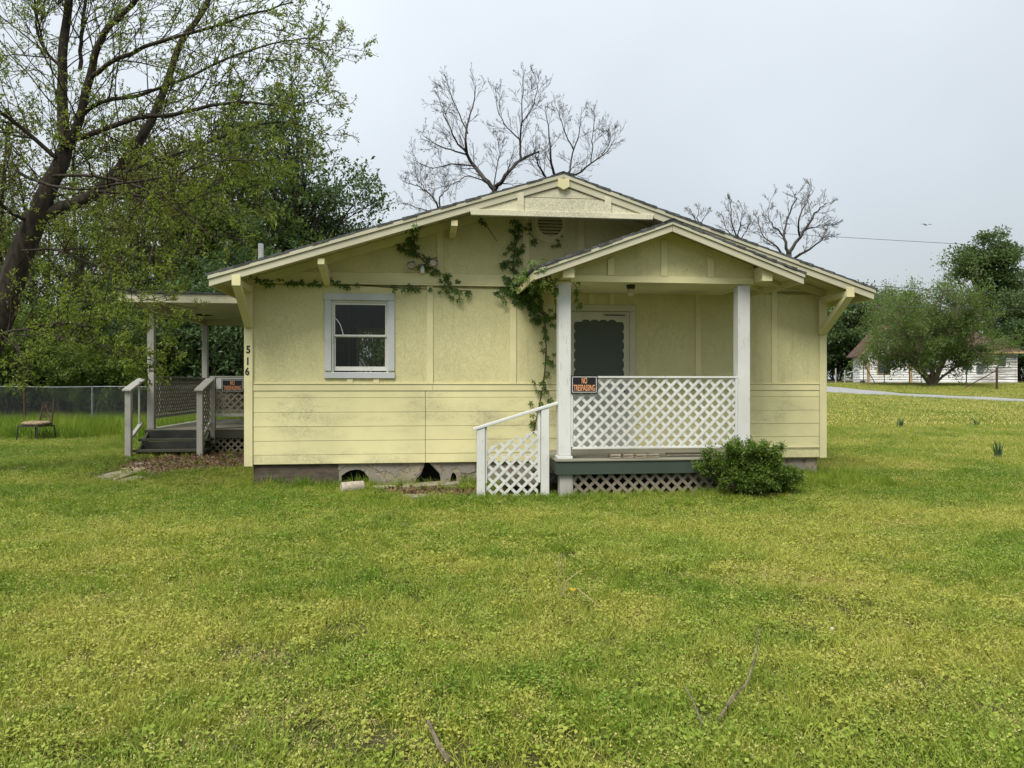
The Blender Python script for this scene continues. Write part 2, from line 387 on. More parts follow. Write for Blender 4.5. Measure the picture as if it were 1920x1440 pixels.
# ------------------------------------------------------------------ setting: ground, road
def ground():
    xs = np.unique(np.concatenate([np.linspace(-260, -30, 24), np.linspace(-30, 50, 161), np.linspace(50, 260, 22)]))
    ys = np.unique(np.concatenate([np.linspace(-60, 0, 13), np.linspace(0, 60, 121), np.linspace(60, 300, 49)]))
    X, Y = np.meshgrid(xs, ys); V = np.stack([X, Y, ground_z(X, Y)], -1).reshape(-1, 3)
    nx, ny = len(xs), len(ys); i = np.arange(nx - 1)[None] + nx * np.arange(ny - 1)[:, None]; i = i.ravel()
    me = np_mesh('ground', V, [np.stack([i, i + 1, i + nx + 1, i + nx], 1)])
    me.polygons.foreach_set('use_smooth', np.ones(len(me.polygons), bool))
    t = NT('lawn_soil'); v = t.coord()
    a = t.noise(.55, 4, .6, v); b = t.noise(7, 5, .65, v); c = t.noise(60, 3, .6, v)
    col = t.mix(t.ramp(a, .35, .65), (.045, .060, .012, 1), (.085, .08, .025, 1))
    col = t.mix(t.ramp(b, .45, .65, 0, .85), col, (.085, .066, .040, 1))
    col = t.mix(t.ramp(c, .4, .7, 0, .6), col, (.04, .05, .012, 1))
    t.col(col); t.rough(.95, .1); t.bump(t.math('ADD', b, c), .6, .03); M['lawn_soil'] = t.m
    tag(link('ground', me, 'lawn_soil'), 'rough weedy lawn rising gently away from the house', None, None, 'structure')
ground()
def road():
    ys = np.linspace(-30, 150, 181); V = []; q = []
    for w in (-2.05, 2.05):
        x = road_x(ys) + w + .06 * np.sin(ys * 1.7 + w); V.append(np.stack([x, ys, ground_z(x, ys) + .07], 1))
    for w in (-2.05, 2.05):
        b = V[0 if w < 0 else 1].copy(); b[:, 2] -= .12; b[:, 0] += .1 * np.sign(w); V.append(b)
    n = len(ys); V = np.concatenate(V); i = np.arange(n - 1)
    me = np_mesh('road', V, [np.stack([i, i + n, i + n + 1, i + 1], 1), np.stack([i + 2 * n, i, i + 1, i + 2 * n + 1], 1), np.stack([i + n, i + 3 * n, i + 3 * n + 1, i + n + 1], 1)])
    simple('asphalt', (.30, .30, .30), .9, .2, var=.2, scale=3, bump=.4, bscale=80, bdist=.01)
    tag(link('road', me, 'asphalt'), 'narrow pale grey road beside the lawn', None, None, 'structure')
road()

# ------------------------------------------------------------------ the yellow house (house coordinates: x along the front, -y towards the camera)
H = empty('yellow_house', (HX, HY, 0), HA, 'pale yellow gabled bungalow with a latticed front porch and vines', 'house')
W = 8.79
BY = 3.7
def bx(name, mat, x0, x1, y0, y1, z0, z1, parent=None, bevel=.003):
    return MB().box(x0, x1, y0, y1, z0, z1).build(name, mat, parent or H, bevel)
# roof profile (top of shingles at the front rake, v = .8)
AP, EL, ER = (4.46, 4.46), (-.31, 2.965), (9.12, 2.915)
def roof_z(u):
    return np.where(np.asarray(u) < AP[0], EL[1] + (np.asarray(u) - EL[0]) * (AP[1] - EL[1]) / (AP[0] - EL[0]), ER[1] + (ER[0] - np.asarray(u)) * (AP[1] - ER[1]) / (ER[0] - AP[0]))
rz = lambda u, d=0.: float(roof_z(u)) - d
DEPTH = 10.5
WX0, WX1, WZ0, WZ1 = 1.205, 2.012, 1.665, 2.715      # window opening
DX0, DX1, DZ0, DZ1 = 4.70, 5.64, .53, 2.60           # door opening
# upper front wall around the openings
m = MB()
m.box(.02, WX0, 0, .10, 1.45, 2.97); m.box(WX0, WX1, 0, .10, 1.45, WZ0); m.box(WX0, WX1, 0, .10, WZ1, 2.97)
m.box(WX1, DX0, 0, .10, 1.45, 2.97); m.box(DX0, DX1, 0, .10, DZ1, 2.97); m.box(DX1, W - .02, 0, .10, 1.45, 2.97)
m.build('front_wall', 'yellow_panel', H)
m = MB()
m.box(.02, DX0, .012, .10, .34, 1.45); m.box(DX1, W - .02, .012, .10, .34, 1.45); m.box(DX0, DX1, .012, .10, .34, DZ0)
m.build('lower_wall', 'yellow_trim', H)
MB().prism([(.02, 2.97), (W - .02, 2.97), (W - .02, rz(W - .02, .14)), (AP[0], AP[1] - .14), (.02, rz(.02, .14))], .0, .10).build('gable_wall', 'yellow_panel', H)
# side and back walls, floor, ceiling, partition: the inside shows dark through the window
bx('side_wall', 'yellow_board', .02, .12, .10, BY, .34, 2.97); bx('side_wall', 'yellow_board', W - .12, W - .02, .10, DEPTH, .34, 2.97)
BW = (1.27, 2.35, 1.2, 2.585); BY = 3.7      # rear window of the left room
m = MB(); m.box(.12, BW[0], BY - .1, BY, .34, 2.97).box(BW[0], BW[1], BY - .1, BY, .34, BW[2]).box(BW[0], BW[1], BY - .1, BY, BW[3], 2.97).box(BW[1], 3.0, BY - .1, BY, .34, 2.97)
m.box(2.9, 3.0, BY, DEPTH, .34, 2.97).box(3.0, W - .12, DEPTH - .1, DEPTH, .34, 2.97)
m.build('back_wall', 'interior', H)
m = MB(); m.box(BW[0] - .08, BW[0], BY - .13, BY - .1, BW[2] - .08, BW[3] + .08).box(BW[1], BW[1] + .08, BY - .13, BY - .1, BW[2] - .08, BW[3] + .08).box(BW[0], BW[1], BY - .13, BY - .1, BW[3], BW[3] + .08).box(BW[0], BW[1], BY - .13, BY - .1, BW[2] - .08, BW[2])
m.build('window_frame', 'interior_trim', H)
MB().prism([(.02, 2.97), (W - .02, 2.97), (AP[0], AP[1] - .14)], DEPTH - .1, DEPTH).build('gable_wall', 'yellow_board', H)
bx('floor', 'interior', .12, 3.0, .10, BY - .1, .45, .5, bevel=0); bx('floor', 'interior', 3.0, W - .12, .10, DEPTH - .1, .45, .5, bevel=0)
bx('ceiling', 'interior', .12, 3.0, .10, BY - .1, 2.78, 2.83, bevel=0); bx('ceiling', 'interior', 3.0, W - .12, .10, DEPTH - .1, 2.78, 2.83, bevel=0)
bx('partition_wall', 'interior', 3.0, 3.1, .11, BY - .11, .5, 2.78)
bx('curtain_pole', 'interior_trim', 1.335, 1.36, 1.2, 1.225, .5, 2.78)
# battens on the upper wall, gable battens
for u in (2.575, 3.81, 6.675, 7.905):
    bx('batten', 'yellow_trim', u, u + .092, -.018, -.001, 1.512, 2.945)
for u0, z0, z1 in ((1.42, 1.512, 1.585), (1.80, 1.512, 1.585), (5.0, 2.70, 2.945), (5.32, 2.70, 2.945)):
    bx('batten', 'yellow_trim', u0, u0 + .085, -.018, -.001, z0, z1)
for u in (2.72, 4.0, 4.84, 6.3):
    MB().prism([(u, 3.13), (u + .1, 3.13), (u + .1, rz(u + .1, .16)), (u, rz(u, .16))], -.018, -.001).build('batten', 'yellow_trim', H, .003)
# belt board with ledge, band board with ledge
bx('belt_board', 'yellow_trim', .105, 2.66, -.022, -.001, 1.402, 1.494); bx('belt_board', 'yellow_trim', 2.663, 4.62, -.022, -.001, 1.402, 1.494); bx('belt_board', 'yellow_trim', 5.72, W - .105, -.022, -.001, 1.402, 1.494)
bx('belt_ledge', 'yellow_trim', .105, 4.62, -.032, -.001, 1.496, 1.511); bx('belt_ledge', 'yellow_trim', 5.72, W - .105, -.032, -.001, 1.496, 1.511)
bx('band_board', 'yellow_trim', .105, 4.3, -.024, -.001, 2.975, 3.125); bx('band_board', 'yellow_trim', 7.0, W - .13, -.024, -.001, 2.975, 3.125)
bx('band_ledge', 'yellow_trim', .105, 4.3, -.045, -.001, 2.947, 2.973); bx('band_ledge', 'yellow_trim', 7.0, W - .13, -.045, -.001, 2.947, 2.973)
# lower siding boards
rows = [1.400, 1.304, 1.094, .887, .680, .480, .345]
for i in range(6):
    zt, zb = rows[i] - .0012, rows[i + 1] + .0012
    for (a, b) in ((.105, 2.55), (2.557, 4.62), (5.72, W - .105)):
        if i == 5 and b > 8: zb = .36
        dz = random.uniform(-.002, .002)
        MB().prismx([(-.001, zt), (-.011, zt), (-.0145 - random.uniform(0, .002), zb + dz), (-.001, zb + dz)], a, b).build('siding_board', 'yellow_board', H, .001)
bx('corner_board', 'yellow_trim', -.018, .10, -.035, .03, .32, 2.95); bx('corner_board', 'yellow_trim', W - .10, W + .015, -.03, .03, .345, 2.95)
bx('drip_strip', 'yellow_trim', 6.9, W - .105, -.03, -.018, .505, .53)
# foundation: brown skirting board, broken plaster, dark sheet behind painting the hollow's shade
bx('foundation_shade_sheet', 'dark_void', .3, W - .25, .45, .5, -.1, .34, bevel=0)
bx('skirting_board', 'brown_board', .10, 1.30, .03, .06, -.1, .335)
def irr(pts): return [(Pwall(x, y)[0], Pwall(x, y)[2]) for x, y in pts]
pl = [[(629, 866), (797, 862), (795, 875), (790, 889), (782, 897), (778, 905), (778, 930), (691, 930), (691, 897), (683, 886), (676, 882), (668, 881), (656, 883), (648, 887), (640, 893), (640, 930), (629, 930)],
      [(799, 862), (895, 860), (895, 930), (856, 930), (856, 893), (852, 887), (848, 888), (845, 898), (845, 930), (826, 930), (826, 896), (824, 888), (816, 880), (808, 872)],
      [(895, 860), (1100, 858), (1100, 930), (895, 930)]]
for k, p in enumerate(pl):
    MB().prism(irr(p), .035 + .001 * k, .07).build('plaster_panel', 'plaster', H, .004)
bx('foundation_wall', 'plaster', W - 3.0, W - .10, .06, .20, -.1, .355); bx('foundation_wall', 'plaster', W - .2, W - .09, .21, DEPTH, -.1, .34); bx('foundation_wall', 'plaster', .10, .2, .07, BY, -.1, .335)
# peeling skim coat flakes
for p in ([(634, 870), (640, 869), (649, 871), (644, 876), (640, 877), (638, 882), (634, 882)], [(690, 874), (712, 874), (722, 884), (721, 896), (711, 884), (700, 878)], [(777, 878), (786, 872), (792, 872), (792, 884), (781, 893), (776, 888)], [(801, 866), (826, 868), (829, 892), (820, 880)],
          [(858, 870), (870, 866), (892, 866), (892, 884), (878, 889), (864, 886)]):
    MB().prism(irr(p), .026, .034).build('plaster_flake', 'plaster', H, .002)

# ---- window
Wd = empty('window', (0, 0, 0)); Wd.parent = H
def wb(name, mat, *a, bevel=.003): return bx(name, mat, *a, parent=Wd, bevel=bevel)
wb('casing', 'window_trim', 1.105, 1.198, -.026, -.001, 1.69, 2.715); wb('casing', 'window_trim', 2.012, 2.106, -.026, -.001, 1.69, 2.715)
wb('casing', 'window_trim', 1.10, 2.11, -.03, -.001, 2.717, 2.815); wb('sill', 'window_trim', 1.10, 2.11, -.034, -.001, 1.583, 1.668)
wb('sill', 'sash_paint', WX0, WX1, -.02, .09, 1.645, 1.672)
m = MB().box(WX0, WX0 + .022, .012, .09, 1.672, WZ1).box(WX1 - .022, WX1, .012, .09, 1.672, WZ1).box(WX0 + .022, WX1 - .022, .012, .09, WZ1 - .028, WZ1); m.build('jamb', 'sash_paint', Wd, .002)
a, b = WX0 + .024, WX1 - .024
m = MB().box(a, b, .030, .058, 2.655, 2.685).box(a, a + .02, .030, .058, 2.222, 2.655).box(b - .02, b, .030, .058, 2.222, 2.655).box(a, b, .030, .058, 2.192, 2.220); m.build('upper_sash', 'sash_paint', Wd, .002)
m = MB().box(a, b, .060, .088, 2.182, 2.206).box(a, a + .024, .060, .088, 1.755, 2.182).box(b - .024, b, .060, .088, 1.755, 2.182).box(a, b, .060, .088, 1.693, 1.755); m.build('lower_sash', 'sash_paint', Wd, .002)
wb('pane', 'window_glass', a + .02, b - .02, .043, .045, 2.22, 2.655, bevel=0); wb('pane', 'window_glass', a + .024, b - .024, .073, .075, 1.755, 2.182, bevel=0)
MB().tube([(1.235, .026, 2.47), (1.28, .024, 2.43), (1.325, .022, 2.36), (1.35, .02, 2.28), (1.372, .02, 2.205)], .006, 5).build('loose_beading', 'white_plastic', Wd)

# ---- front door with scalloped storm door
D = empty('front_door', (0, 0, 0)); D.parent = H
def db(name, mat, *a, bevel=.003): return bx(name, mat, *a, parent=D, bevel=bevel)
db('casing', 'door_shaded_yellow', DX0 - .07, DX0 + .015, -.026, -.001, .53, 2.60); db('casing', 'door_shaded_yellow', DX1 - .0, DX1 + .085, -.026, -.001, .53, 2.60); db('casing', 'door_shaded_yellow', DX0 - .07, DX1 + .085, -.028, -.001, 2.602, 2.695)
db('inner_door', 'door_shaded_yellow', DX0, DX1, .085, .095, DZ0, DZ1)
cx, cz0, cz1 = 5.165, 1.555, 2.47; hw = .37
def scallop():
    pts = []; n = 6; r = (cz1 - cz0 - .05) / (2 * n)
    # up the right side
    for k in range(n):
        c = cz0 + .02 + r * (2 * k + 1)
        for t in np.linspace(-80, 80, 7): pts.append((cx + hw + .032 * math.cos(rad(t)) - .012, c + r * math.sin(rad(t)) * .98))
    pts.append((cx + hw - .03, cz1 - .03)); pts.append((cx + hw - .10, cz1 - .03))
    rt = (2 * hw - .20) / 8
    for k in range(4):
        c = cx + hw - .10 - rt * (2 * k + 1)
        for t in np.linspace(10, 170, 7): pts.append((c + rt * math.cos(rad(t)), cz1 - .03 + .035 * math.sin(rad(t))))
    pts.append((cx - hw + .10, cz1 - .03)); pts.append((cx - hw + .03, cz1 - .03))
    for k in reversed(range(n)):
        c = cz0 + .02 + r * (2 * k + 1)
        for t in np.linspace(100, 260, 7): pts.append((cx - hw + .032 * math.cos(rad(t)) + .012, c + r * math.sin(rad(t)) * .98))
    return pts
sp = scallop(); sx0, sx1, sz0, sz1 = DX0 + .022, DX1 - .01, DZ0 + .01, DZ1 - .012
oc = (cx, (cz0 + cz1) / 2)
def outer(p):
    dx, dz = p[0] - oc[0], p[1] - oc[1]; t = min(((sx1 if dx > 0 else sx0) - oc[0]) / dx if abs(dx) > 1e-6 else 9, ((sz1 if dz > 0 else cz0 - .06) - oc[1]) / dz if abs(dz) > 1e-6 else 9)
    return (oc[0] + dx * t, oc[1] + dz * t)
n = len(sp); op = [outer(p) for p in sp]
vs = [(x, -.006, z) for x, z in sp] + [(x, -.006, z) for x, z in op] + [(x, .018, z) for x, z in sp]
fs = [(i, (i + 1) % n, (i + 1) % n + n, i + n) for i in range(n)] + [(i, i + 2 * n, (i + 1) % n + 2 * n, (i + 1) % n) for i in range(n)]
MB().add(vs, fs).box(sx0, sx1, .0, .02, cz0 - .06, cz0 - .055).build('storm_door_frame', 'door_shaded_yellow', D)
for q in ((sx0, sz1), (sx1, sz1)): pass
MB().prism([(sx0, sz1 - .001), (op[0][0], sz1 - .001), (sx0, sz1 - .002)], -.006, .0)
m = MB().box(sx0 - .016, sx0 + .02, -.014, .01, sz0, sz1).box(sx1 - .02, sx1 + .006, -.014, .01, sz0, sz1).box(sx0, sx1, -.014, .01, sz1 - .02, sz1 + .006); m.build('storm_door_stile', 'door_shaded_yellow', D, .002)
MB().prism([(x, z) for x, z in sp], .012, .014).build('screen', 'door_screen', D)
simple('lower_panel', (.42, .42, .39), .5, .3, var=.1, scale=2)
db('lower_panel', 'lower_panel', sx0 + .02, sx1 - .02, .0, .02, sz0, cz0 - .062)
# fan light of the inner door, seen through the screen
fan = [(cx + .30 * math.cos(rad(t)), 2.205 + .215 * math.sin(rad(t))) for t in np.linspace(0, 180, 17)]
fin = [(cx + .245 * math.cos(rad(t)), 2.22 + .165 * math.sin(rad(t))) for t in np.linspace(0, 180, 17)]
vs = [(x, .068, z) for x, z in fan] + [(x, .068, z) for x, z in fin] + [(x, .085, z) for x, z in fan]
MB().add(vs, [(i, i + 1, i + 18, i + 17) for i in range(16)] + [(0, 17, 33, 16)] + [(i, i + 34, i + 35, i + 1) for i in range(16)]).build('fanlight_frame', 'white_plastic', D)
MB().prism(fin, .076, .080).build('fanlight_pane', 'sign_black', D)
MB().box(5.27, 5.56, -.03, -.016, 2.535, 2.55).prism([(5.21, 2.5425), (5.27, 2.55), (5.27, 2.535)], -.03, -.016).build('door_closer', 'black_metal', D)
bx('door_handle', 'black_metal', 5.53, 5.56, -.04, -.014, 1.37, 1.45, parent=D)

# ---- gable vent behind the pediment
V_ = empty('gable_vent', (0, 0, 0)); V_.parent = H
vc = (4.41, 3.90)
def ring(r0, r1, y0, y1, name, mat, par, k=40, c=vc):
    vs = []; fs = []
    for i in range(k):
        t = 2 * math.pi * i / k; ct, st = math.cos(t), math.sin(t)
        for r, y in ((r0, y0), (r1, y0), (r1, y1), (r0, y1)): vs.append((c[0] + r * ct, y, c[1] + r * st))
        j = (i + 1) % k
        for q in range(4): fs.append((4 * i + q, 4 * i + (q + 1) % 4, 4 * j + (q + 1) % 4, 4 * j + q))
    return MB().add(vs, fs).build(name, mat, par)
ring(.245, .282, -.030, -.001, 'vent_ring', 'yellow_trim', V_); ring(.19, .243, -.045, -.001, 'vent_ring', 'yellow_trim', V_)
MB().prism([(vc[0] + .188 * math.cos(t), vc[1] + .188 * math.sin(t)) for t in np.linspace(0, 2 * math.pi, 24, endpoint=False)], -.003, -.001).build('vent_back', 'dark_void', V_)
for k in range(8):
    z = vc[1] - .165 + k * .047; w = math.sqrt(max(.19 ** 2 - (z - vc[1]) ** 2, .001))
    MB().prismx([(-.034, z - .010), (-.030, z - .016), (-.006, z + .014), (-.010, z + .02)], vc[0] - w, vc[0] + w).build('louver', 'yellow_trim', V_)

# ---- roof
def course_slab(u0, z0, u1, z1, y0, y1, n, name, parent, mat='shingle', th=.022):
    """stepped shingle courses from the eave (u0,z0) up to the ridge (u1,z1)"""
    L = math.hypot(u1 - u0, z1 - z0); nx, nz = -(z1 - z0) / L, (u1 - u0) / L
    if nz < 0: nx, nz = -nx, -nz
    for c in range(n):
        t0, t1 = c / n, min(1.0, (c + 1.25) / n)
        a = (u0 + (u1 - u0) * t0, z0 + (z1 - z0) * t0); b = (u0 + (u1 - u0) * t1, z0 + (z1 - z0) * t1)
        e = .004
        poly = [(a[0] - nx * th, a[1] - nz * th), (b[0] - nx * th, b[1] - nz * th), (b[0] + nx * .001, b[1] + nz * .001), (a[0] + nx * (.009 + e), a[1] + nz * (.009 + e))]
        j = random.uniform(-.012, .012)
        MB().prism(poly, y0 + j, y1).build('shingle_course', mat, parent)
for side, (E0, nm) in enumerate(((EL, 'roof_slope'), (ER, 'roof_slope'))):
    s = 1 if side == 0 else -1
    r = empty(nm, (0, 0, 0)); r.parent = H
    course_slab(E0[0] - s * .03, E0[1] - .02, AP[0] + s * .0, AP[1] - .012, -.835, DEPTH + .5, 28, nm, r)
    # sheathing under the shingles and rafters of the overhang
    poly = [(E0[0], E0[1] - .040), (AP[0] - s * .002, AP[1] - .040), (AP[0] - s * .002, AP[1] - .062), (E0[0], E0[1] - .062)]
    MB().prism(poly, -.768, DEPTH + .4).build('soffit_boards', 'soffit', r)
    for d0, d1, y0, y1, nm2, mt, e in ((.034, .082, -.832, -.770, 'rake_trim', 'rake_paint', .0), (.084, .178, -.812, -.770, 'rake_fascia', 'rake_paint', .015)):
        mid = (E0[0] + AP[0]) / 2 + s * .35
        for k, (ua, ub) in enumerate(((E0[0] + s * e, mid - s * .002), (mid + s * .002, AP[0] - s * .0015))):
            za, zb = rz(ua), rz(ub)
            MB().prism([(ua, za - d0), (ub, zb - d0), (ub, zb - d1), (ua, za - d1)], y0 - .002 * k, y1).build(nm2, mt, r, .003)
    MB().prism([(E0[0], E0[1] - .064), (E0[0] + s * .03, E0[1] - .064 + .008), (E0[0] + s * .03, E0[1] - .165), (E0[0], E0[1] - .165)], -.768, DEPTH + .4).build('eave_fascia', 'yellow_trim', r)
    # frieze rafter along the wall under the roof
    ua, ub = (.02, AP[0] - .002) if side == 0 else (W - .02, AP[0] + .002)
    MB().prism([(ua, rz(ua, .066)), (ub, rz(ub, .066)), (ub, rz(ub, .19)), (ua, rz(ua, .19))], -.040, -.003).build('wall_rafter', 'yellow_trim', r, .003)
    for y in (-.42,):
        MB().prism([(E0[0] + s * .04, rz(E0[0] + s * .04, .064)), (AP[0] - s * .02, rz(AP[0] - s * .02, .064)), (AP[0] - s * .02, rz(AP[0] - s * .02, .10)), (E0[0] + s * .04, rz(E0[0] + s * .04, .10))], y, y + .04).build('lookout_rafter', 'soffit', r)
for y in np.arange(-.79, DEPTH + .4, .3):
    MB().prism([(AP[0] - .13, AP[1] - .035), (AP[0], AP[1] + .012), (AP[0] + .13, AP[1] - .035), (AP[0] + .13, AP[1] - .047), (AP[0], AP[1] - .0), (AP[0] - .13, AP[1] - .047)], y - .045, y + .30).build('ridge_cap', 'shingle', H)
# knee braces under the rake
def knee(u, w, zb, plate=True):
    K = empty('knee_brace', (0, 0, 0)); K.parent = H
    zt = rz(u + w / 2, .185)
    if plate: bx('wall_plate', 'yellow_trim', u, u + w, -.075, -.037, zb, min(zt, rz(u, .19), rz(u + w, .19)) - .004, parent=K)
    bx('arm', 'yellow_trim', u + .004, u + w - .004, -.80, -.077, zt - .085, zt - .004, parent=K)
    MB().prismx([(-.078, zb + .0), (-.078, zb + .14), (-.72, zt - .09), (-.825, zt - .09), (-.825, zt - .005 + .02), (-.83, zt - .09)], u + .002, u + w - .002)
    MB().prismx([(-.078, zb + .002), (-.078, zb + .13), (-.70, zt - .088), (-.826, zt - .088)], u + .003, u + w - .003).build('diagonal_strut', 'yellow_trim', K, .004)
    bx('end_block', 'yellow_trim', u + .001, u + w - .001, -.835, -.815, zt - .09, zt + .05, parent=K)
knee(-.005, .115, 2.30); knee(8.66, .125, 2.27)
for u in (1.10, 2.9, 5.92, 7.6):
    K = empty('lookout', (0, 0, 0)); K.parent = H
    zt = rz(u, .19); MB().prismx([(-.045, zt - .30 if u < 2 else zt - .14), (-.045, zt - .16 if u < 2 else zt - .02), (-.62, zt - .02), (-.768, zt - .02), (-.768, zt - .10)], u, u + .09).build('strut', 'yellow_trim', K, .003)
# pediment under the apex
Pd = empty('gable_pediment', (0, 0, 0)); Pd.parent = H
pu0, pu1, pz0, pz1 = 3.15, 5.76, 3.825, 3.905
yb = -.800
MB().prism([(pu0, pz1), (pu0 + .02, pz0), (pu1 - .02, pz0), (pu1, pz1)], -.838, -.770).build('base_board', 'mildew_board', Pd, .004)
seam = 4.10
def under(u): return rz(u, .180)
uL, uR = 3.86, 5.10
def pan(poly, y=-.793): MB().prism(poly, y, -.772).build('panel', 'mildew_board', Pd, .002)
lu = lambda z: EL[0] + (z + .180 - EL[1]) / ((AP[1] - EL[1]) / (AP[0] - EL[0])); ru = lambda z: ER[0] - (z + .180 - ER[1]) / ((AP[1] - ER[1]) / (ER[0] - AP[0]))
pan([(lu(pz1) + .003, pz1 + .003), (ru(pz1) - .003, pz1 + .003), (ru(seam) - .003, seam - .004), (lu(seam) + .003, seam - .004)])
pan([(lu(seam) + .02, seam + .004), (ru(seam) - .02, seam + .004), (AP[0], AP[1] - .195)], -.789)
for u in (uL, uR):
    MB().prism([(u - .045, pz1 + .002), (u + .045, pz1 + .002), (u + .045, under(u + .045) + .06), (u - .045, under(u - .045) + .06)], -.822, -.795).build('post', 'mildew_board', Pd, .003)
for s, uu in ((1, uL), (-1, uR)):
    pass
MB().prism([(AP[0] - .078, AP[1] - .10), (AP[0] - .085, AP[1] - .21), (AP[0], AP[1] - .255), (AP[0] + .085, AP[1] - .21), (AP[0] + .078, AP[1] - .10)], -.852, -.80).build('ridge_block', 'yellow_trim', Pd, .004)
# white vent pipe through the left slope
pp = Pwall(489, 470, -1.2)
MB().tube([(pp[0], 1.2, rz(pp[0], .15)), (pp[0], 1.2, Pwall(489, 457, -1.2)[2])], .042, 12).build('vent_pipe', 'white_plastic', H, 0, False)

# ------------------------------------------------------------------ front porch (parts of the house)
PV = 1.46                                  # front face of the posts
def porch():
    # deck
    dk = empty('porch_deck', (0, 0, 0)); dk.parent = H
    y = -.02; k = 0
    while y > -PV - .05:
        w = .138
        MB().box(4.225 + random.uniform(-.006, .006), 7.12, y - w, y - .005, .487, .512 + random.uniform(-.002, .002)).build('deck_board', 'deck_paint', dk, .004)
        y -= w; k += 1
    yf = y
    bx('deck_fascia', 'green_fascia', 4.235, 7.10, yf - .002 + .02, yf + .055, .315, .486, parent=dk)
    bx('deck_fascia', 'green_fascia', 4.235, 4.28, yf + .057, -.02, .315, .486, parent=dk); bx('deck_fascia', 'green_fascia', 7.06, 7.10, yf + .057, -.02, .315, .486, parent=dk)
    bx('pier', 'grey_wood', 4.29, 4.45, yf + .07, yf + .23, -.1, .314, parent=dk); bx('pier', 'grey_wood', 6.85, 7.0, yf + .07, yf + .23, -.1, .314, parent=dk)
    sk = empty('skirt_lattice', (0, 0, 0)); sk.parent = H
    lattice(sk, [(4.47, .03), (6.98, .03), (6.98, .31), (4.47, .31)], yf + .085, 'grey_slat', space=.150, w=.04, lean=-1, phase=.03)
    bx('rail', 'grey_wood', 4.47, 6.84, yf + .075, yf + .105, -.0, .028, parent=sk); bx('stile', 'grey_wood', 4.452, 4.468, yf + .078, yf + .103, .03, .312, parent=sk)
    # posts
    for u0, u1 in ((4.275, 4.44), (6.735, 6.905)):
        p = bx('porch_post', 'white_wood', u0, u1, -PV, -PV + .165, .556, 2.83, bevel=.006)
        bx('post_base', 'white_wood', u0 - .018, u1 + .018, -PV - .018, -PV + .183, .515, .554, parent=p)
    # railing
    rl = empty('porch_railing', (0, 0, 0)); rl.parent = H
    bx('top_rail', 'white_wood', 4.442, 6.733, -PV + .005, -PV + .065, 1.578, 1.604, parent=rl)
    bx('bottom_rail', 'white_wood', 4.455, 6.733, -PV + .015, -PV + .06, .640, .668, parent=rl)
    bx('stile', 'white_wood', 4.442, 4.468, -PV + .008, -PV + .05, .67, 1.576, parent=rl); bx('stile', 'white_wood', 6.700, 6.733, -PV + .008, -PV + .05, .645, 1.576, parent=rl)
    lattice(rl, [(4.468, .669), (6.700, .669), (6.700, 1.577), (4.468, 1.577)], -PV + .022, 'white_slat', space=.153, phase=.075)
    bx('side_stile', 'white_wood', 6.745, 6.78, -.06, -.03, .52, 1.55)
    # stair rail left of the post, in the plane of the porch front
    sr = empty('stair_railing', (0, 0, 0)); sr.parent = H
    y0 = -PV + .17
    a = Pwall(887, 806, 1.35); b = Pwall(1054, 754, 1.35)
    def hr(u): return a[2] + (b[2] - a[2]) * (u - a[0]) / (b[0] - a[0])
    MB().prism([(a[0], a[2] - .012), (b[0] + .01, hr(b[0] + .01) - .012), (b[0] + .01, hr(b[0] + .01) + .026), (a[0], a[2] + .026)], -1.405, -1.295).build('handrail', 'white_wood', sr, .005)
    for px0, px1 in ((894, 909), (1014, 1029)):
        u0, u1 = Pwall(px0, 900, 1.35)[0], Pwall(px1, 900, 1.35)[0]
        MB().prism([(u0, -.1), (u1, -.1), (u1, hr(u1) - .014), (u0, hr(u0) - .014)], -1.395, -1.30).build('newel_post', 'white_wood', sr, .005)
    for px0, px1 in ((909.5, 913), (1008, 1013.2)):
        u0, u1 = Pwall(px0, 900, 1.35)[0], Pwall(px1, 900, 1.35)[0]
        MB().prism([(u0, .20), (u1, .20), (u1, hr(u1) - .016), (u0, hr(u0) - .016)], -1.368, -1.322).build('stile', 'white_wood', sr, .003)
    u0, u1 = Pwall(912, 900, 1.35)[0], Pwall(1009, 900, 1.35)[0]
    zl, zr = Pwall(912, 840, 1.35)[2], Pwall(1009, 806, 1.35)[2]
    lattice(sr, [(u0, .02), (u1, .02), (u1, zr), (u0, zl)], -1.350, 'white_slat', space=.153, phase=.05)
    # steps down to the left of the deck
    for k in range(2):
        x1 = 4.22 - k * .30; z = .345 - k * .17
        bx('stair_tread', 'dark_step', x1 - .31, x1, -1.28, -.25, z - .035, z); bx('dark_riser_sheet', 'dark_void', x1 - .03, x1 - .01, -1.26, -.27, z - .2, z - .04)
    # header beams, gable front, ceiling
    bx('porch_beam', 'yellow_trim', 4.285, 4.425, -1.70, -.02, 2.865, 3.06); bx('porch_beam', 'yellow_trim', 6.955, 7.085, -1.70, -.02, 2.865, 3.06)
    bx('beam_end', 'yellow_trim', 4.28, 4.43, -1.735, -1.702, 2.858, 3.085); bx('beam_end', 'yellow_trim', 6.95, 7.09, -1.735, -1.702, 2.858, 3.085)
    bx('header_board', 'yellow_trim', 4.43, 6.95, -PV - .02, -PV + .02, 2.845, 2.93)
    AU, AZ, HWD, SL = 5.70, 3.625, 1.80, .365
    pz = lambda u, d=0.: AZ - abs(u - AU) * SL - d
    MB().prism([(4.43, 2.932), (6.95, 2.932), (6.95, pz(6.95, .07)), (AU, AZ - .07), (4.43, pz(4.43, .07))], -PV + .0, -PV + .02).build('porch_gable', 'yellow_panel', H)
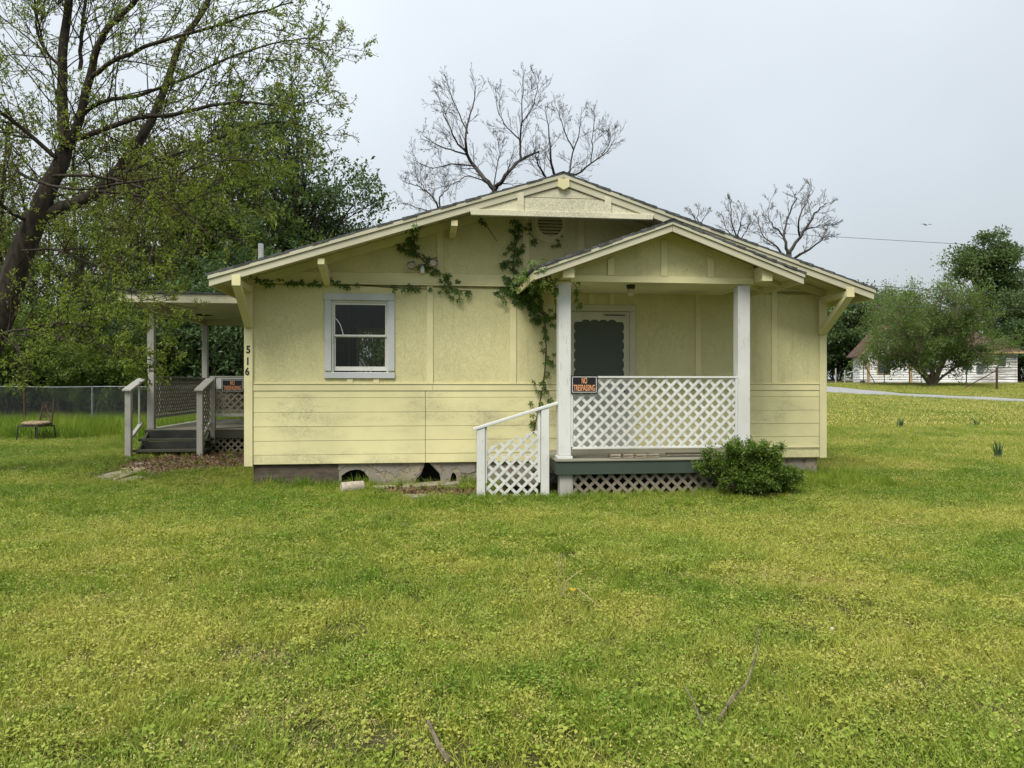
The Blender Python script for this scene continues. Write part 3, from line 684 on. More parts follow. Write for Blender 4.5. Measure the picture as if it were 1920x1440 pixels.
    for u in (4.93, 5.655, 6.30):
        w = .09
        MB().prism([(u, 2.934), (u + w, 2.934), (u + w, pz(u + w, .20)), (u + w / 2, pz(u + w / 2, .20)), (u, pz(u, .20))], -PV - .018, -PV - .001).build('batten', 'yellow_trim', H, .003)
    bx('porch_ceiling', 'soffit', 4.43, 6.95, -PV + .025, -.005, 2.868, 2.88)
    # roof of the porch
    for s in (-1, 1):
        r = empty('porch_roof_slope', (0, 0, 0)); r.parent = H
        ue = AU + s * HWD
        course_slab(ue + s * .02, pz(ue) - .008, AU, AZ - .012, -1.83, -.005, 13, 'x', r)
        MB().prism([(ue, pz(ue, .036)), (AU, AZ - .036), (AU, AZ - .06), (ue, pz(ue, .06))], -1.77, -.01).build('soffit_boards', 'soffit', r)
        for d0, d1, y0, y1, nm, e in ((.032, .072, -1.825, -1.772, 'rake_trim', 0), (.074, .160, -1.806, -1.772, 'rake_fascia', .01)):
            ua = ue - s * e
            MB().prism([(ua, pz(ua, d0)), (AU - s * -.0015, AZ - d0), (AU - s * -.0015, AZ - d1), (ua, pz(ua, d1))], y0, y1).build(nm, 'rake_paint', r, .003)
        MB().prism([(ue, pz(ue, .062)), (ue - s * .025, pz(ue - s * .025, .062)), (ue - s * .025, pz(ue, .14)), (ue, pz(ue, .14))], -1.77, -.01).build('eave_fascia', 'yellow_trim', r)
        for yy in (-1.2, -.6):
            MB().prism([(ue, pz(ue, .062)), (AU + s * .1, pz(AU + s * .1, .062)), (AU + s * .1, pz(AU + s * .1, .12)), (ue, pz(ue, .12))], yy, yy + .04).build('rafter', 'soffit', r)
    for y in np.arange(-1.8, -.1, .3):
        MB().prism([(AU - .12, AZ - .037), (AU, AZ + .012), (AU + .12, AZ - .037), (AU + .12, AZ - .048), (AU, AZ), (AU - .12, AZ - .048)], y - .04, min(y + .3, -.01)).build('ridge_cap', 'shingle', H)
porch()
# house number, black figures down the corner board
for ch, px, py in (('5', 465.5, 656), ('1', 464.5, 678), ('6', 463.5, 697)):
    q = Pwall(px, py, .036); me = text_mesh(ch, .15, .85, .002, .004)
    o = link('house_number', me, 'black_metal', H); o.location = (q[0], -.0385, q[2])
# porch lamp: thing of its own, screwed to the ceiling
def hthing(name, label, cat, loc, group=None):
    """a thing standing at house coordinates (x, y, z), turned with the house"""
    p = Hpt(loc[0], -loc[1], loc[2]); return empty(name, p, HA, label, cat, group)
pl_ = hthing('porch_lamp', 'small black and clear ceiling lamp under the porch roof', 'lamp', (5.36, -1.05, 2.868))
MB().tube([(0, 0, 0), (0, 0, -.03), (0, 0, -.055)], [.062, .06, .05], 14).build('base', 'black_metal', pl_)
MB().tube([(0, 0, -.056), (0, 0, -.08), (0, 0, -.13), (0, 0, -.15)], [.042, .05, .048, .03], 14).build('glass_shade', 'fixture', pl_)
# flood light
def flood():
    q = Pwall(792, 500, .05); t = hthing('flood_light', 'old two headed flood light under the vine on the gable wall', 'lamp', (q[0], -.004, q[2]))
    MB().tube([(0, 0, 0), (0, -.03, 0)], [.055, .05], 14).build('base', 'fixture', t)
    MB().tube([(0, -.03, -.0), (0, -.06, -.05), (0, -.07, -.10)], [.03, .035, .03], 10).build('sensor', 'white_plastic', t)
    for sx, d in ((-1, Vector((-.45, -.8, -.35))), (1, Vector((.35, -.95, .1)))):
        d.normalize(); a = Vector((sx * .05, -.04, .01)); b = a + Vector((sx * .07, -.03, .02))
        MB().tube([a, b], .014, 6).build('arm', 'fixture', t)
        s = MB().tube([b - d * .02, b + d * .03, b + d * .07, b + d * .12], [.035, .042, .055, .068], 14, False).build('lamp_head', 'fixture', t, 0, True)
        MB().tube([b + d * .095, b + d * .1], [.05, .04], 12).build('bulb', 'fixture', s)
flood()
# no trespassing signs
def sign(loc, w, h, label, rz=None):
    t = hthing('warning_sign', label, 'sign', loc, 'no trespassing signs')
    MB().box(-w / 2, w / 2, -.003, 0, -h / 2, h / 2).build('plate', 'sign_black', t)
    e = .016; m = MB()
    for a in ((-w / 2 + e, w / 2 - e, h / 2 - e - .006, h / 2 - e), (-w / 2 + e, w / 2 - e, -h / 2 + e, -h / 2 + e + .006), (-w / 2 + e, -w / 2 + e + .006, -h / 2 + e + .006, h / 2 - e - .006), (w / 2 - e - .006, w / 2 - e, -h / 2 + e + .006, h / 2 - e - .006)):
        m.box(a[0], a[1], -.0055, -.0032, a[2], a[3])
    m.build('border', 'white_plastic', t)
    for txt, z, sx in (('NO', h * .2, .58), ('TRESPASSING', -h * .2, .49)):
        me = text_mesh(txt, h * .47, 1., .001, .0015)
        xs_ = [v_.co.x for v_ in me.vertices]; me.transform(Matrix.Diagonal((w * (.20 if txt == 'NO' else .80) / (max(xs_) - min(xs_)), 1, 1, 1))); o = link('lettering', me, 'letter_orange', t); o.location = (0, -.0048, z)
a = Pwall(1071, 704, 1.48); b = Pwall(1121, 738, 1.48)
sign(((a[0] + b[0]) / 2, -PV - .006, (a[2] + b[2]) / 2), b[0] - a[0], a[2] - b[2], 'black and orange NO TRESPASSING sign on the white front porch railing')

# ------------------------------------------------------------------ covered side porch, behind the left corner (part of the house)
def side_porch():
    f = -4.75                                  # v of its front edge
    def U(px, v): return Pwall(px, 720, v)[0]
    yF = -f; dz = .60
    uL = U(275, f); uR = -.02; yB = yF + 4.1
    # roof slab
    r = empty('side_porch_roof', (0, 0, 0)); r.parent = H
    ur0 = U(222, f + .3)
    bx('roof_sheet', 'shingle', ur0 - .03, .02, yF - .36, yB + .5, 3.275, 3.31, parent=r)
    bx('fascia', 'mildew_board', ur0, -.02, yF - .33, yF - .29, 3.10, 3.272, parent=r); bx('fascia', 'mildew_board', ur0, ur0 + .04, yF - .288, yB + .46, 3.10, 3.272, parent=r)
    bx('ceiling_sheet', 'soffit', ur0 + .042, -.02, yF - .288, yB + .44, 3.12, 3.14, parent=r)
    bx('header', 'soffit', uL - .02, -.02, yB - .1, yB + .0, 2.98, 3.118, parent=r); bx('header', 'soffit', uL - .02, uL + .1, yF, yB - .11, 2.98, 3.118, parent=r)
    bx('lamp', 'black_metal', -1.0, -.88, yF + 1.7, yF + 1.82, 3.05, 3.118, parent=r)
    MB().prismz([(-2.55 + .16 * math.cos(t) * (1 + .4 * math.sin(3 * t)), yF + 2.6 + .30 * math.sin(t)) for t in np.linspace(0, 6.28, 14, endpoint=False)], 3.112, 3.118).build('rotten_patch', 'dark_void', r)
    # deck
    d = empty('side_porch_deck', (0, 0, 0)); d.parent = H
    y = yF
    while y < yB:
        MB().box(uL - .05, -.03, y + .004, y + .138, dz - .03, dz + random.uniform(-.003, .003)).build('deck_board', 'deck_paint', d, .004); y += .14
    bx('joist', 'dark_step', uL - .04, -.03, yF + .01, yF + .05, dz - .2, dz - .032, parent=d); bx('joist', 'dark_step', uL - .04, uL, yF + .06, yB, dz - .2, dz - .032, parent=d)
    # posts
    for u, y, w in ((uL - .0, yF + .02, .13), (uL, yB - .14, .13), (-.16, yB - .14, .1)):
        bx('side_porch_post', 'grey_wood', u, u + w, y, y + w, dz + .002, 2.978, bevel=.006)
    # left railing (receding), back railing, front railing right of the steps
    def panel(name, u0, u1, y, ztop=1.66, zbot=.80):
        g = empty(name, (0, 0, 0)); g.parent = H
        bx('top_rail', 'grey_wood', u0, u1, y - .03, y + .04, ztop - .03, ztop, parent=g); bx('bottom_rail', 'grey_wood', u0, u1, y - .02, y + .03, zbot, zbot + .06, parent=g)
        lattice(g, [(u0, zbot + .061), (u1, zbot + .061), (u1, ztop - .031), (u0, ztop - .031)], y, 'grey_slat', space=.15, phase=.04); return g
    g = empty('side_porch_railing', (0, 0, 0)); g.parent = H
    y0, y1 = yF + .16, yB - .15; xx = uL + .06
    bx('top_rail', 'grey_wood', xx - .035, xx + .035, y0, y1, 1.63, 1.66, parent=g); bx('bottom_rail', 'grey_wood', xx - .025, xx + .025, y0, y1, .80, .86, parent=g)
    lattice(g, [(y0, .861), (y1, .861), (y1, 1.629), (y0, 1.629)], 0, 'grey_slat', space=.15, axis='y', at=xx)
    g = panel('side_porch_railing', uL + .14, -.17, yB - .08)
    uS = U(403, f)
    g = panel('side_porch_railing', uS, -.03, yF + .03, 1.66, .84)
    bx('rail_post', 'grey_wood', uS - .10, uS - .002, yF + .0, yF + .1, .30, 1.66, parent=g)
    bx('top_board', 'white_wood', uS + .02, -.04, yF + .012, yF + .026, 1.40, 1.625, parent=g)
    s = empty('skirt_lattice', (0, 0, 0)); s.parent = H
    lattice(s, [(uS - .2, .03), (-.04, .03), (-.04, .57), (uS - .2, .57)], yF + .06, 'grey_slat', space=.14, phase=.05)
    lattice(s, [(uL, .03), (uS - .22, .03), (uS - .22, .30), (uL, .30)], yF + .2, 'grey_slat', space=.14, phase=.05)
    # three steps and their rails
    for k in range(3):
        z = dz - .19 * (k + 1) + .01 + (.0 if k else .0); y = yF - .30 * (k + 1)
        if z < .0: z = .04
        if k < 2: bx('stair_tread', 'dark_step', uL - .06, uS - .02, y, y + .30, z - .045, z); bx('dark_riser_sheet', 'dark_void', uL + .02, uS - .1, y + .27, y + .29, z + .002, z + .14)  # steps are open; dark sheets put the shade of the gaps into colour
    for u in (uL + .0, uS - .14): MB().prismx([(yF, .02), (yF, dz - .05), (yF - .62, .14), (yF - .62, .02)], u, u + .04).build('stringer', 'dark_step', H)
    for u0, nm in ((uL - .16, 'a'), (uS - .16, 'b')):
        g = empty('side_stair_railing', (0, 0, 0)); g.parent = H
        zt = 1.36; yN = yF - .72
        bx('newel_post', 'grey_wood', u0, u0 + .11, yN, yN + .11, -.05, zt - .002, parent=g, bevel=.008)
        MB().prismx([(yN - .06, zt), (yN - .06, zt + .04), (yF + .06, 1.62), (yF + .06, 1.58)], u0 - .03, u0 + .14).build('handrail', 'grey_wood', g, .006)
        MB().prismx([(yN + .11, .42), (yN + .11, .47), (yF + .0, .74), (yF + .0, .69)], u0 + .02, u0 + .09).build('lower_rail', 'grey_wood', g, .004)
        if nm == 'b': lattice(g, [(yN + .11, .48), (yF, .75), (yF, 1.57), (yN + .11, 1.36)], 0, 'grey_slat', space=.14, axis='y', at=u0 + .055)
        else: bx('spindle', 'grey_wood', u0 + .03, u0 + .06, yF - .09, yF - .05, .70, 1.55, parent=g)
    a = Pwall(417, 711, f - .02); b = Pwall(455, 735, f - .02)
    sign(((a[0] + b[0]) / 2, yF + .009, (a[2] + b[2]) / 2), b[0] - a[0] + .03, a[2] - b[2], 'black and orange NO TRESPASSING sign on the weathered side porch railing')
side_porch()

# ------------------------------------------------------------------ things on and beside the house
for k, (px, lab) in enumerate(((1153, 'first'), (1175, 'second'), (1197, 'third'), (1219, 'last'))):
    q = Pwall(px, 858, 1.38); dx = q[0]
    t = hthing('wood_block', {'first': 'leftmost of four grooved wood blocks on the porch deck edge', 'second': 'second from left of four grooved wood blocks on the porch deck', 'third': 'third from left of four grooved wood blocks on the porch deck', 'last': 'rightmost of four grooved wood blocks on the porch deck edge'}[lab], 'block', (dx, -1.34 + .02 * math.sin(k * 2), .5165), 'grooved wood blocks on the porch deck')
    t.rotation_euler.z = HA + rad((-4, 5, 9, 14)[k])
    m = MB().box(-.07, .07, -.13, .12, .0, .021).box(-.067, .067, -.11, .12, .021, .031).box(-.07, .07, -.13, .12, .031, .052); m.build('block_body', 'grey_plank', t, .003)
q = P(1320, 850, 10.9)
mt = hthing('door_mat', 'dark flat mat lying on the porch deck beside the lattice', 'mat', (6.35, -1.0, .515)); MB().prismz([(-.5, -.22), (.45, -.25), (.5, .22), (-.42, .2)], 0, .008).build('mat_sheet', 'black_metal', mt)
MB().tube([(-.55, -.26, .012), (-.44, -.25, .012), (.5, -.27, .012)], .01, 5).build('mat_edge', 'fixture', mt)
# concrete cylinder in front of the left foundation
def cyl():
    a, b = Pg(640, 10.45), Pg(682, 10.6); t = empty('concrete_cylinder', (a + b) / 2, 0, 'short pale concrete cylinder lying in the grass by the foundation', 'concrete')
    d = (b - a); L = d.length / 2; d.normalize(); c = Vector((0, 0, .085)); N = 9
    MB().tube([c - d * L, c - d * (L - .012), c + d * (L - .012), c + d * L], [.066, .078, .078, .066], 18).build('cylinder_body', 'concrete', t, 0)
cyl()
def flat(name, pts, Y, th, mat, label, cat, group=None):
    """flat slab lying on the ground, outline from picture points on the ground plane"""
    W_ = []
    for x, y in pts:
        yy = (1.5 - .02) * 1441 / (y - 720)
        for _ in range(6):
            X = (x - 960) / 1441 * yy; yy = (1.5 - float(ground_z(X, yy))) * 1441 / (y - 720)
        W_.append(((x - 960) / 1441 * yy, yy))
    c = np.mean(W_, 0); z = float(ground_z(*c))
    poly = [(x - c[0], y - c[1]) for x, y in W_]
    if sum(poly[i][0] * poly[(i + 1) % len(poly)][1] - poly[(i + 1) % len(poly)][0] * poly[i][1] for i in range(len(poly))) < 0: poly = poly[::-1]
    t = empty(name, (c[0], c[1], z), 0, label, cat, group); MB().prismz(poly, -.03, th).build(name + '_body', mat, t, .004); return (c[0], c[1], max(math.hypot(*p) for p in poly))
FLATS = [
    flat('grey_board', [(754, 917), (759, 911), (850, 906), (862, 909), (862, 913), (762, 918)], 0, .045, 'grey_plank', 'long weathered grey board lying along the foundation', 'board'),
    flat('grey_board', [(697, 917), (708, 912), (716, 914), (742, 913), (742, 918)], 0, .03, 'concrete', 'small flat broken slab lying left of the long board', 'slab'),
    flat('paving_slab', [(752, 931), (806, 929), (806, 935), (756, 937)], 0, .03, 'flagstone', 'pale flat paving slab set in dirt near the stair lattice', 'slab'),
    flat('plaster_chunk', [(784, 897), (790, 896), (806, 904), (800, 906)], 0, .05, 'concrete', 'small broken plaster chunk under the hole in the foundation', 'rubble'),
    flat('flagstone', [(178, 895), (230, 882), (262, 886), (215, 902)], 0, .02, 'flagstone', 'largest flagstone of the path to the side porch steps', 'stone', 'flagstones of the side path'),
    flat('flagstone', [(226, 880), (262, 874), (280, 877), (264, 885)], 0, .02, 'flagstone', 'flagstone midway along the side path, between two others', 'stone', 'flagstones of the side path'),
    flat('flagstone', [(250, 871), (276, 866), (290, 869), (268, 875)], 0, .02, 'flagstone', 'flagstone nearest to the side porch steps', 'stone', 'flagstones of the side path'),
    flat('flagstone', [(212, 903), (256, 893), (272, 897), (230, 908)], 0, .015, 'flagstone', 'flagstone nearest to the camera on the side path', 'stone', 'flagstones of the side path'),
    flat('grey_board', [(20, 879), (52, 877), (54, 880), (22, 882)], 0, .03, 'grey_plank', 'short board lying alone in the grass left of the path', 'board'),
]
# metal garden chair with cushion
def chair():
    o = Pg(68, 18.0); t = empty('garden_chair', o, rad(-14), 'black metal garden chair with patterned cushion standing in tall grass', 'chair')
    w, d, hs = .27, .24, .40
    MB().tube([(-w, -d, hs - .03), (w, -d, hs - .03), (w, d, hs - .03), (-w, d, hs - .03), (-w, -d, hs - .03)], .016, 6).build('seat_frame', 'black_metal', t)
    pts = []
    V = []; n = 20
    for k, (s, z) in enumerate(((.92, hs - .012), (1.04, hs + .02), (1.02, hs + .055), (.8, hs + .08))):
        for i in range(n):
            a = 2 * math.pi * i / n; c, s_ = math.cos(a), math.sin(a); q = (abs(c) ** 4 + abs(s_) ** 4) ** -.25
            V.append((w * s * c * q, d * s * s_ * q, z + .006 * math.sin(3 * a)))
    Fc = [(k * n + i, k * n + (i + 1) % n, (k + 1) * n + (i + 1) % n, (k + 1) * n + i) for k in range(3) for i in range(n)] + [tuple(range(3 * n, 4 * n)), tuple(range(n))[::-1]]
    MB().add(V, Fc).build('cushion', 'cushion', t, 0, True)
    for sx, sy in ((-1, -1), (1, -1), (1, 1), (-1, 1)):
        MB().tube([(sx * w, sy * d, hs - .03), (sx * (w + .02), sy * (d + .03), 0)], .015, 6).build('leg', 'black_metal', t)
    bk = [(-.17, d, hs - .02), (-.135, d + .10, .91), (.165, d + .10, .91), (.19, d, hs - .02)]
    MB().tube(bk, .020, 6).build('back_frame', 'rusty', t)
    def at(x, z): return (x, d + .10 * (z - hs) / .52, z)
    sc = MB().tube([at(-.13, .50), at(-.02, .68), at(.10, .88)], .008, 5).tube([at(.14, .50), at(.04, .68), at(-.07, .88)], .008, 5)
    for cx_, cz_, r in ((-.08, .80, .05), (.11, .79, .05), (-.07, .58, .045), (.1, .58, .045), (.015, .56, .04)):
        sc.tube([at(cx_ + r * (1 - k / 26) * math.cos(k * .45), cz_ + r * (1 - k / 26) * math.sin(k * .45)) for k in range(18)], .007, 4, False)
    sc.build('scrollwork', 'rusty', t)
chair()
# chain link fence behind the side yard
def fence():
    Yf = 21.5; x0, x1 = P(-120, 0, Yf).x, P(470, 0, Yf).x
    t = empty('chain_link_fence', (0, Yf, 0), 0, 'galvanised chain link fence along the edge of the wood', 'fence')
    top = 1.42; bot = .22
    MB().tube([(x, 0, top + .008 * math.sin(x * 2.1)) for x in np.linspace(x0, x1, 40)], .011, 6).build('top_rail', 'galvanised', t)
    for px in (-60, 46, 173, 300, 420):
        x = P(px, 0, Yf).x; MB().tube([(x, 0, .1), (x, 0, top + .02)], .035 if px == 46 else .026, 8).build('post', 'rusty' if px == 46 else 'galvanised', t)
    m = MB(); h = top - bot; k = 0.62; x = x0 - h * k
    while x < x1:
        for s in (1, -1):
            a, b = (x, x + h * k) if s == 1 else (x + h * k, x)
            if min(a, b) > x0 and max(a, b) < x1: m.tube([(a, .003 * s, bot), (b, .003 * s, top)], .0030, 3, False)
        x += .062
    w = m.build('wire_mesh', 'galvanised', t); w['kind'] = 'stuff'
fence()

# ------------------------------------------------------------------ plants: branch skeletons, leaves
def nrm(a): return a / np.maximum(np.linalg.norm(a, axis=-1, keepdims=True), 1e-9)
class Tree:
    def __init__(s, seed): s.r = np.random.default_rng(seed); s.tubes = []; s.tips = []
    def limb(s, pts, r0, r1):
        s.tubes.append((np.array(pts, float), np.linspace(r0, r1, len(pts)))); return s
    def smooth_limb(s, pts, r0, r1, n=3, wob=.0):
        """Catmull-Rom through the points"""
        p = np.array(pts, float); p = np.vstack([2 * p[0] - p[1], p, 2 * p[-1] - p[-2]]); out = []
        for i in range(1, len(p) - 2):
            for t in np.arange(0, 1, 1 / n):
                a, b, c, d = p[i - 1:i + 3]
                out.append(.5 * (2 * b + (c - a) * t + (2 * a - 5 * b + 4 * c - d) * t * t + (-a + 3 * b - 3 * c + d) * t ** 3))
        out.append(p[-2]); out = np.array(out)
        if wob: out[1:-1] += s.r.normal(0, wob, out[1:-1].shape)
        s.limb(out, r0, r1); return out
    def shoot(s, p, d, L, r, lvl, C):
        """C: per-level dict lists: n children, len ratio, angle, wiggle, up"""
        rg = s.r; ns = C['seg'][lvl]; pts = [p]; dd = d
        for i in range(ns):
            dd = dd + rg.normal(0, C['wig'][lvl], 3); dd[2] += C['up'][lvl]; dd = dd / np.linalg.norm(dd)
            p = p + dd * L / ns; pts.append(p)
        pts = np.array(pts); s.tubes.append((pts, np.linspace(r, max(r * C['tap'], C['rmin']), ns + 1)))
        if lvl + 1 < len(C['n']):
            s.sprout(pts, np.linspace(r, max(r * C['tap'], C['rmin']), ns + 1), L, lvl + 1, C)
        if lvl >= C['leaf_from']:
            k = C['leaf_k']; t = rg.uniform(.25, 1.0, k); t[0] = 1.
            x = t * ns; i = np.minimum(x.astype(int), ns - 1); f = (x - i)[:, None]
            q = pts[i] * (1 - f) + pts[i + 1] * f
            s.tips.append(np.hstack([q, np.repeat(dd[None], k, 0)]))
    def sprout(s, pts, rs, L, lvl, C, t0=None):
        rg = s.r; n = C['n'][lvl]; n = int(n) + (rg.random() < n - int(n)); ns = len(pts) - 1
        for k in range(n):
            t = (C['t0'][lvl] if t0 is None else t0) ; t = t + (1 - t) * ((k + rg.random()) / n); x = t * ns; i = min(int(x), ns - 1); f = x - i
            q = pts[i] * (1 - f) + pts[i + 1] * f; d = pts[i + 1] - pts[i]; d = d / np.linalg.norm(d)
            a = np.cross(d, rg.normal(0, 1, 3)); a /= np.linalg.norm(a); g = rg.normal(C['ang'][lvl], .2)
            nd = d * math.cos(g) + a * math.sin(g); nd[2] += C['lift'][lvl]; nd /= np.linalg.norm(nd)
            rr = (rs[i] * (1 - f) + rs[i + 1] * f) * C['rr'][lvl]
            s.shoot(q, nd, L * C['len'][lvl] * (1 - .45 * t) * rg.uniform(.7, 1.25), max(rr, C['rmin']), lvl, C)
    def mesh(s, name):
        groups = {}
        for p, r in s.tubes:
            k = 9 if r[0] > .09 else 6 if r[0] > .03 else 4 if r[0] > .012 else 3
            groups.setdefault((len(p), k), []).append((p, r))
        Vs, Fs, base = [], [], 0
        for (n, k), L in groups.items():
            Pt = np.array([a for a, _ in L]); Rr = np.array([b for _, b in L]); T = len(L)
            tg = np.empty_like(Pt); tg[:, 1:-1] = Pt[:, 2:] - Pt[:, :-2]; tg[:, 0] = Pt[:, 1] - Pt[:, 0]; tg[:, -1] = Pt[:, -1] - Pt[:, -2]; tg = nrm(tg)
            av = nrm(Pt[:, -1] - Pt[:, 0]); ref = np.eye(3)[np.argmin(np.abs(av), 1)]
            a = nrm(np.cross(tg, ref[:, None])); b = np.cross(tg, a)
            th = np.arange(k) * 2 * math.pi / k
            V = Pt[:, :, None] + (a[:, :, None] * np.cos(th)[None, None, :, None] + b[:, :, None] * np.sin(th)[None, None, :, None]) * Rr[:, :, None, None]
            Vs.append(V.reshape(-1, 3))
            i = np.arange(n - 1)[:, None] * k; j = np.arange(k)[None]; j2 = (j + 1) % k
            q = np.stack([i + j, i + j2, i + k + j2, i + k + j], -1).reshape(-1, 4)
            Fs.append((q[None] + (base + np.arange(T) * n * k)[:, None, None]).reshape(-1, 4)); base += T * n * k
        me = np_mesh(name, np.concatenate(Vs), [np.concatenate(Fs)])
        me.polygons.foreach_set('use_smooth', np.ones(len(me.polygons), bool)); return me
    def leaves(s): return np.concatenate(s.tips) if s.tips else np.zeros((0, 6))
def leaf_mesh(name, T, rg, k=3, size=.07, aspect=.45, spread=.05, droop=0., fan=False):
    """kite-shaped folded leaves, k at each tip; T rows (pos, dir)"""
    T = np.repeat(T, k, 0); n = len(T); pos = T[:, :3] + rg.normal(0, spread, (n, 3)); d0 = T[:, 3:]
    d = nrm(d0 * (.6 if fan else .35) + rg.normal(0, .75, (n, 3)) + np.array([0, 0, -droop]))
    up = rg.normal(0, .55, (n, 3)) + np.array([0, 0, 1.]); sd = nrm(np.cross(d, up)); nn = np.cross(sd, d)
    L = (size * rg.uniform(.6, 1.35, n))[:, None]; w = L * aspect
    v0 = pos; v1 = pos + d * L * .5 + sd * w * .5 + nn * w * .18; v2 = pos + d * L; v3 = pos + d * L * .5 - sd * w * .5 + nn * w * .18
    V = np.stack([v0, v1, v2, v3], 1).reshape(-1, 3); b = np.arange(n)[:, None] * 4
    return np_mesh(name, V, [np.concatenate([b + np.array([[0, 1, 2]]), b + np.array([[0, 2, 3]])])])
def finish_tree(name, t, loc, label, cat, bark_m, leaf_m, group=None, k=3, size=.07, spread=.05, aspect=.45, scale=1., rz=0, fan=False, crown='crown'):
    e = empty(name, loc, rz, label, cat, group); e.scale = (scale,) * 3
    link('trunk', t.mesh('trunk'), bark_m, e)
    T = t.leaves()
    if len(T): link(crown, leaf_mesh(crown, T, t.r, k, size, aspect, spread, fan=fan), leaf_m, e)
    return e
def copy_thing(e, loc, rz, scale, label, group=None, sz=None):
    c = e.copy(); COL.objects.link(c); c.location = loc; c.rotation_euler = (0, 0, rz); c.scale = (scale, scale, sz or scale); c['label'] = label
    if group: c['group'] = group
    for ch in list(e.children):
        d = ch.copy(); COL.objects.link(d); d.parent = c
    return c

# ---- big leaning tree at the left
def left_tree():
    t = Tree(11); Yb = 12.2; LS = .72; o = Pg(-92, Yb)
    def L(pts, r0, r1, dy=(0, 0), n=3):
        m = len(pts); return t.smooth_limb([np.array(P(x, y, Yb + dy[0] + (dy[1] - dy[0]) * i / max(m - 1, 1))) - np.array(o) for i, (x, y) in enumerate(pts)], r0 * LS * (.75 if r0 < .09 else 1.), r1 * LS, n, .006)
    limbs = []
    t.smooth_limb([np.array((-.05, 0, -.3)), np.array((0, 0, .1)), np.array(P(-35, 680, Yb)) - np.array(o), np.array(P(8, 575, Yb)) - np.array(o), np.array(P(35, 490, Yb)) - np.array(o), np.array(P(72, 400, Yb)) - np.array(o)], .27, .16, 4)
    limbs.append((L([(72, 402), (92, 350), (113, 308), (126, 268)], .20, .15, (0, .1)), 3.0, .15))
    limbs.append((L([(126, 272), (118, 230), (117, 175), (120, 73), (130, 0), (140, -160), (150, -320)], .13, .06, (0, .4)), 4.0, .1))
    limbs.append((L([(126, 272), (146, 233), (168, 146), (182, 91), (208, 47), (248, 7), (330, -120)], .115, .045, (0, -.6)), 4.0, .1))
    limbs.append((L([(72, 404), (120, 388), (175, 365), (215, 328), (270, 251), (303, 182), (339, 80), (386, 11), (430, -110)], .15, .045, (0, 1.2)), 4.0, .08))
    limbs.append((L([(126, 268), (182, 248), (255, 222), (330, 214), (394, 199), (470, 192), (540, 200), (585, 190)], .085, .012, (0, -1.2)), 2.6, .05))
    limbs.append((L([(140, 225), (190, 190), (260, 178), (340, 150), (420, 112), (490, 88), (550, 74), (600, 70)], .07, .010, (0, -.4)), 2.4, .05))
    limbs.append((L([(168, 146), (220, 110), (300, 78), (400, 50), (480, 24), (550, 4)], .07, .012, (-.2, -1.5)), 2.6, .05))
    limbs.append((L([(150, 130), (152, 80), (155, 40), (162, -40), (150, -200)], .06, .03, (.3, .6)), 2.5, .05))
    limbs.append((L([(117, 130), (85, 95), (70, 60), (66, 20), (60, -60)], .05, .02, (0, -.3)), 2.2, .05))
    limbs.append((L([(30, 320), (73, 342), (146, 354), (255, 340), (328, 328), (400, 304), (470, 300)], .05, .010, (-.3, -2.0)), 2.2, .04))
    limbs.append((L([(182, 358), (255, 366), (330, 374), (394, 371), (430, 362), (490, 345)], .045, .010, (-.2, -1.2)), 2.0, .04))
    limbs.append((L([(215, 328), (300, 300), (380, 272), (460, 242), (520, 228), (570, 236)], .055, .010, (0, -.4)), 2.4, .04))
    limbs.append((L([(100, 330), (180, 330), (255, 348), (315, 380), (360, 412), (390, 440)], .05, .010, (-.3, -1.8)), 2.0, .04))
    limbs.append((L([(-30, 640), (0, 628), (42, 617), (111, 605), (178, 614), (250, 618)], .045, .008, (-1.2, -2.2)), 1.5, .03))
    limbs.append((L([(42, 617), (100, 630), (165, 641), (220, 655), (262, 661)], .025, .006, (-1.6, -2.4)), 1.2, .02))
    limbs.append((L([(40, 470), (110, 470), (180, 500), (240, 540), (290, 590)], .04, .008, (-.5, -1.6)), 1.7, .03))
    limbs.append((L([(110, 300), (40, 240), (-30, 190), (-110, 130)], .07, .02, (0, -1.0)), 2.4, .05))
    limbs.append((L([(60, 420), (10, 390), (-40, 330), (-90, 250)], .06, .02, (0, -1.5)), 2.4, .05))
    C = dict(n=[0, 17, 5.2, 2.8], len=[0, .62, .55, .5], ang=[0, .75, .75, .7], lift=[0, .15, .10, .1], wig=[0, .10, .13, .16], up=[0, .02, .01, .02], seg=[0, 6, 4, 3], tap=.35, rmin=.0042,
             rr=[0, .42, .5, .6], t0=[0, .15, .2, .2], leaf_from=2, leaf_k=3)
    for pts, Ln, _ in limbs:
        r = np.linspace(.035, .012, len(pts)); t.sprout(pts, r, Ln, 1, C)
    finish_tree('leaning_tree', t, o, 'big dark tree leaning in from the left with fresh yellow green leaves', 'tree', 'bark_dark', 'leaf_young', None, 3, .050, .018, .42, fan=True)
left_tree()

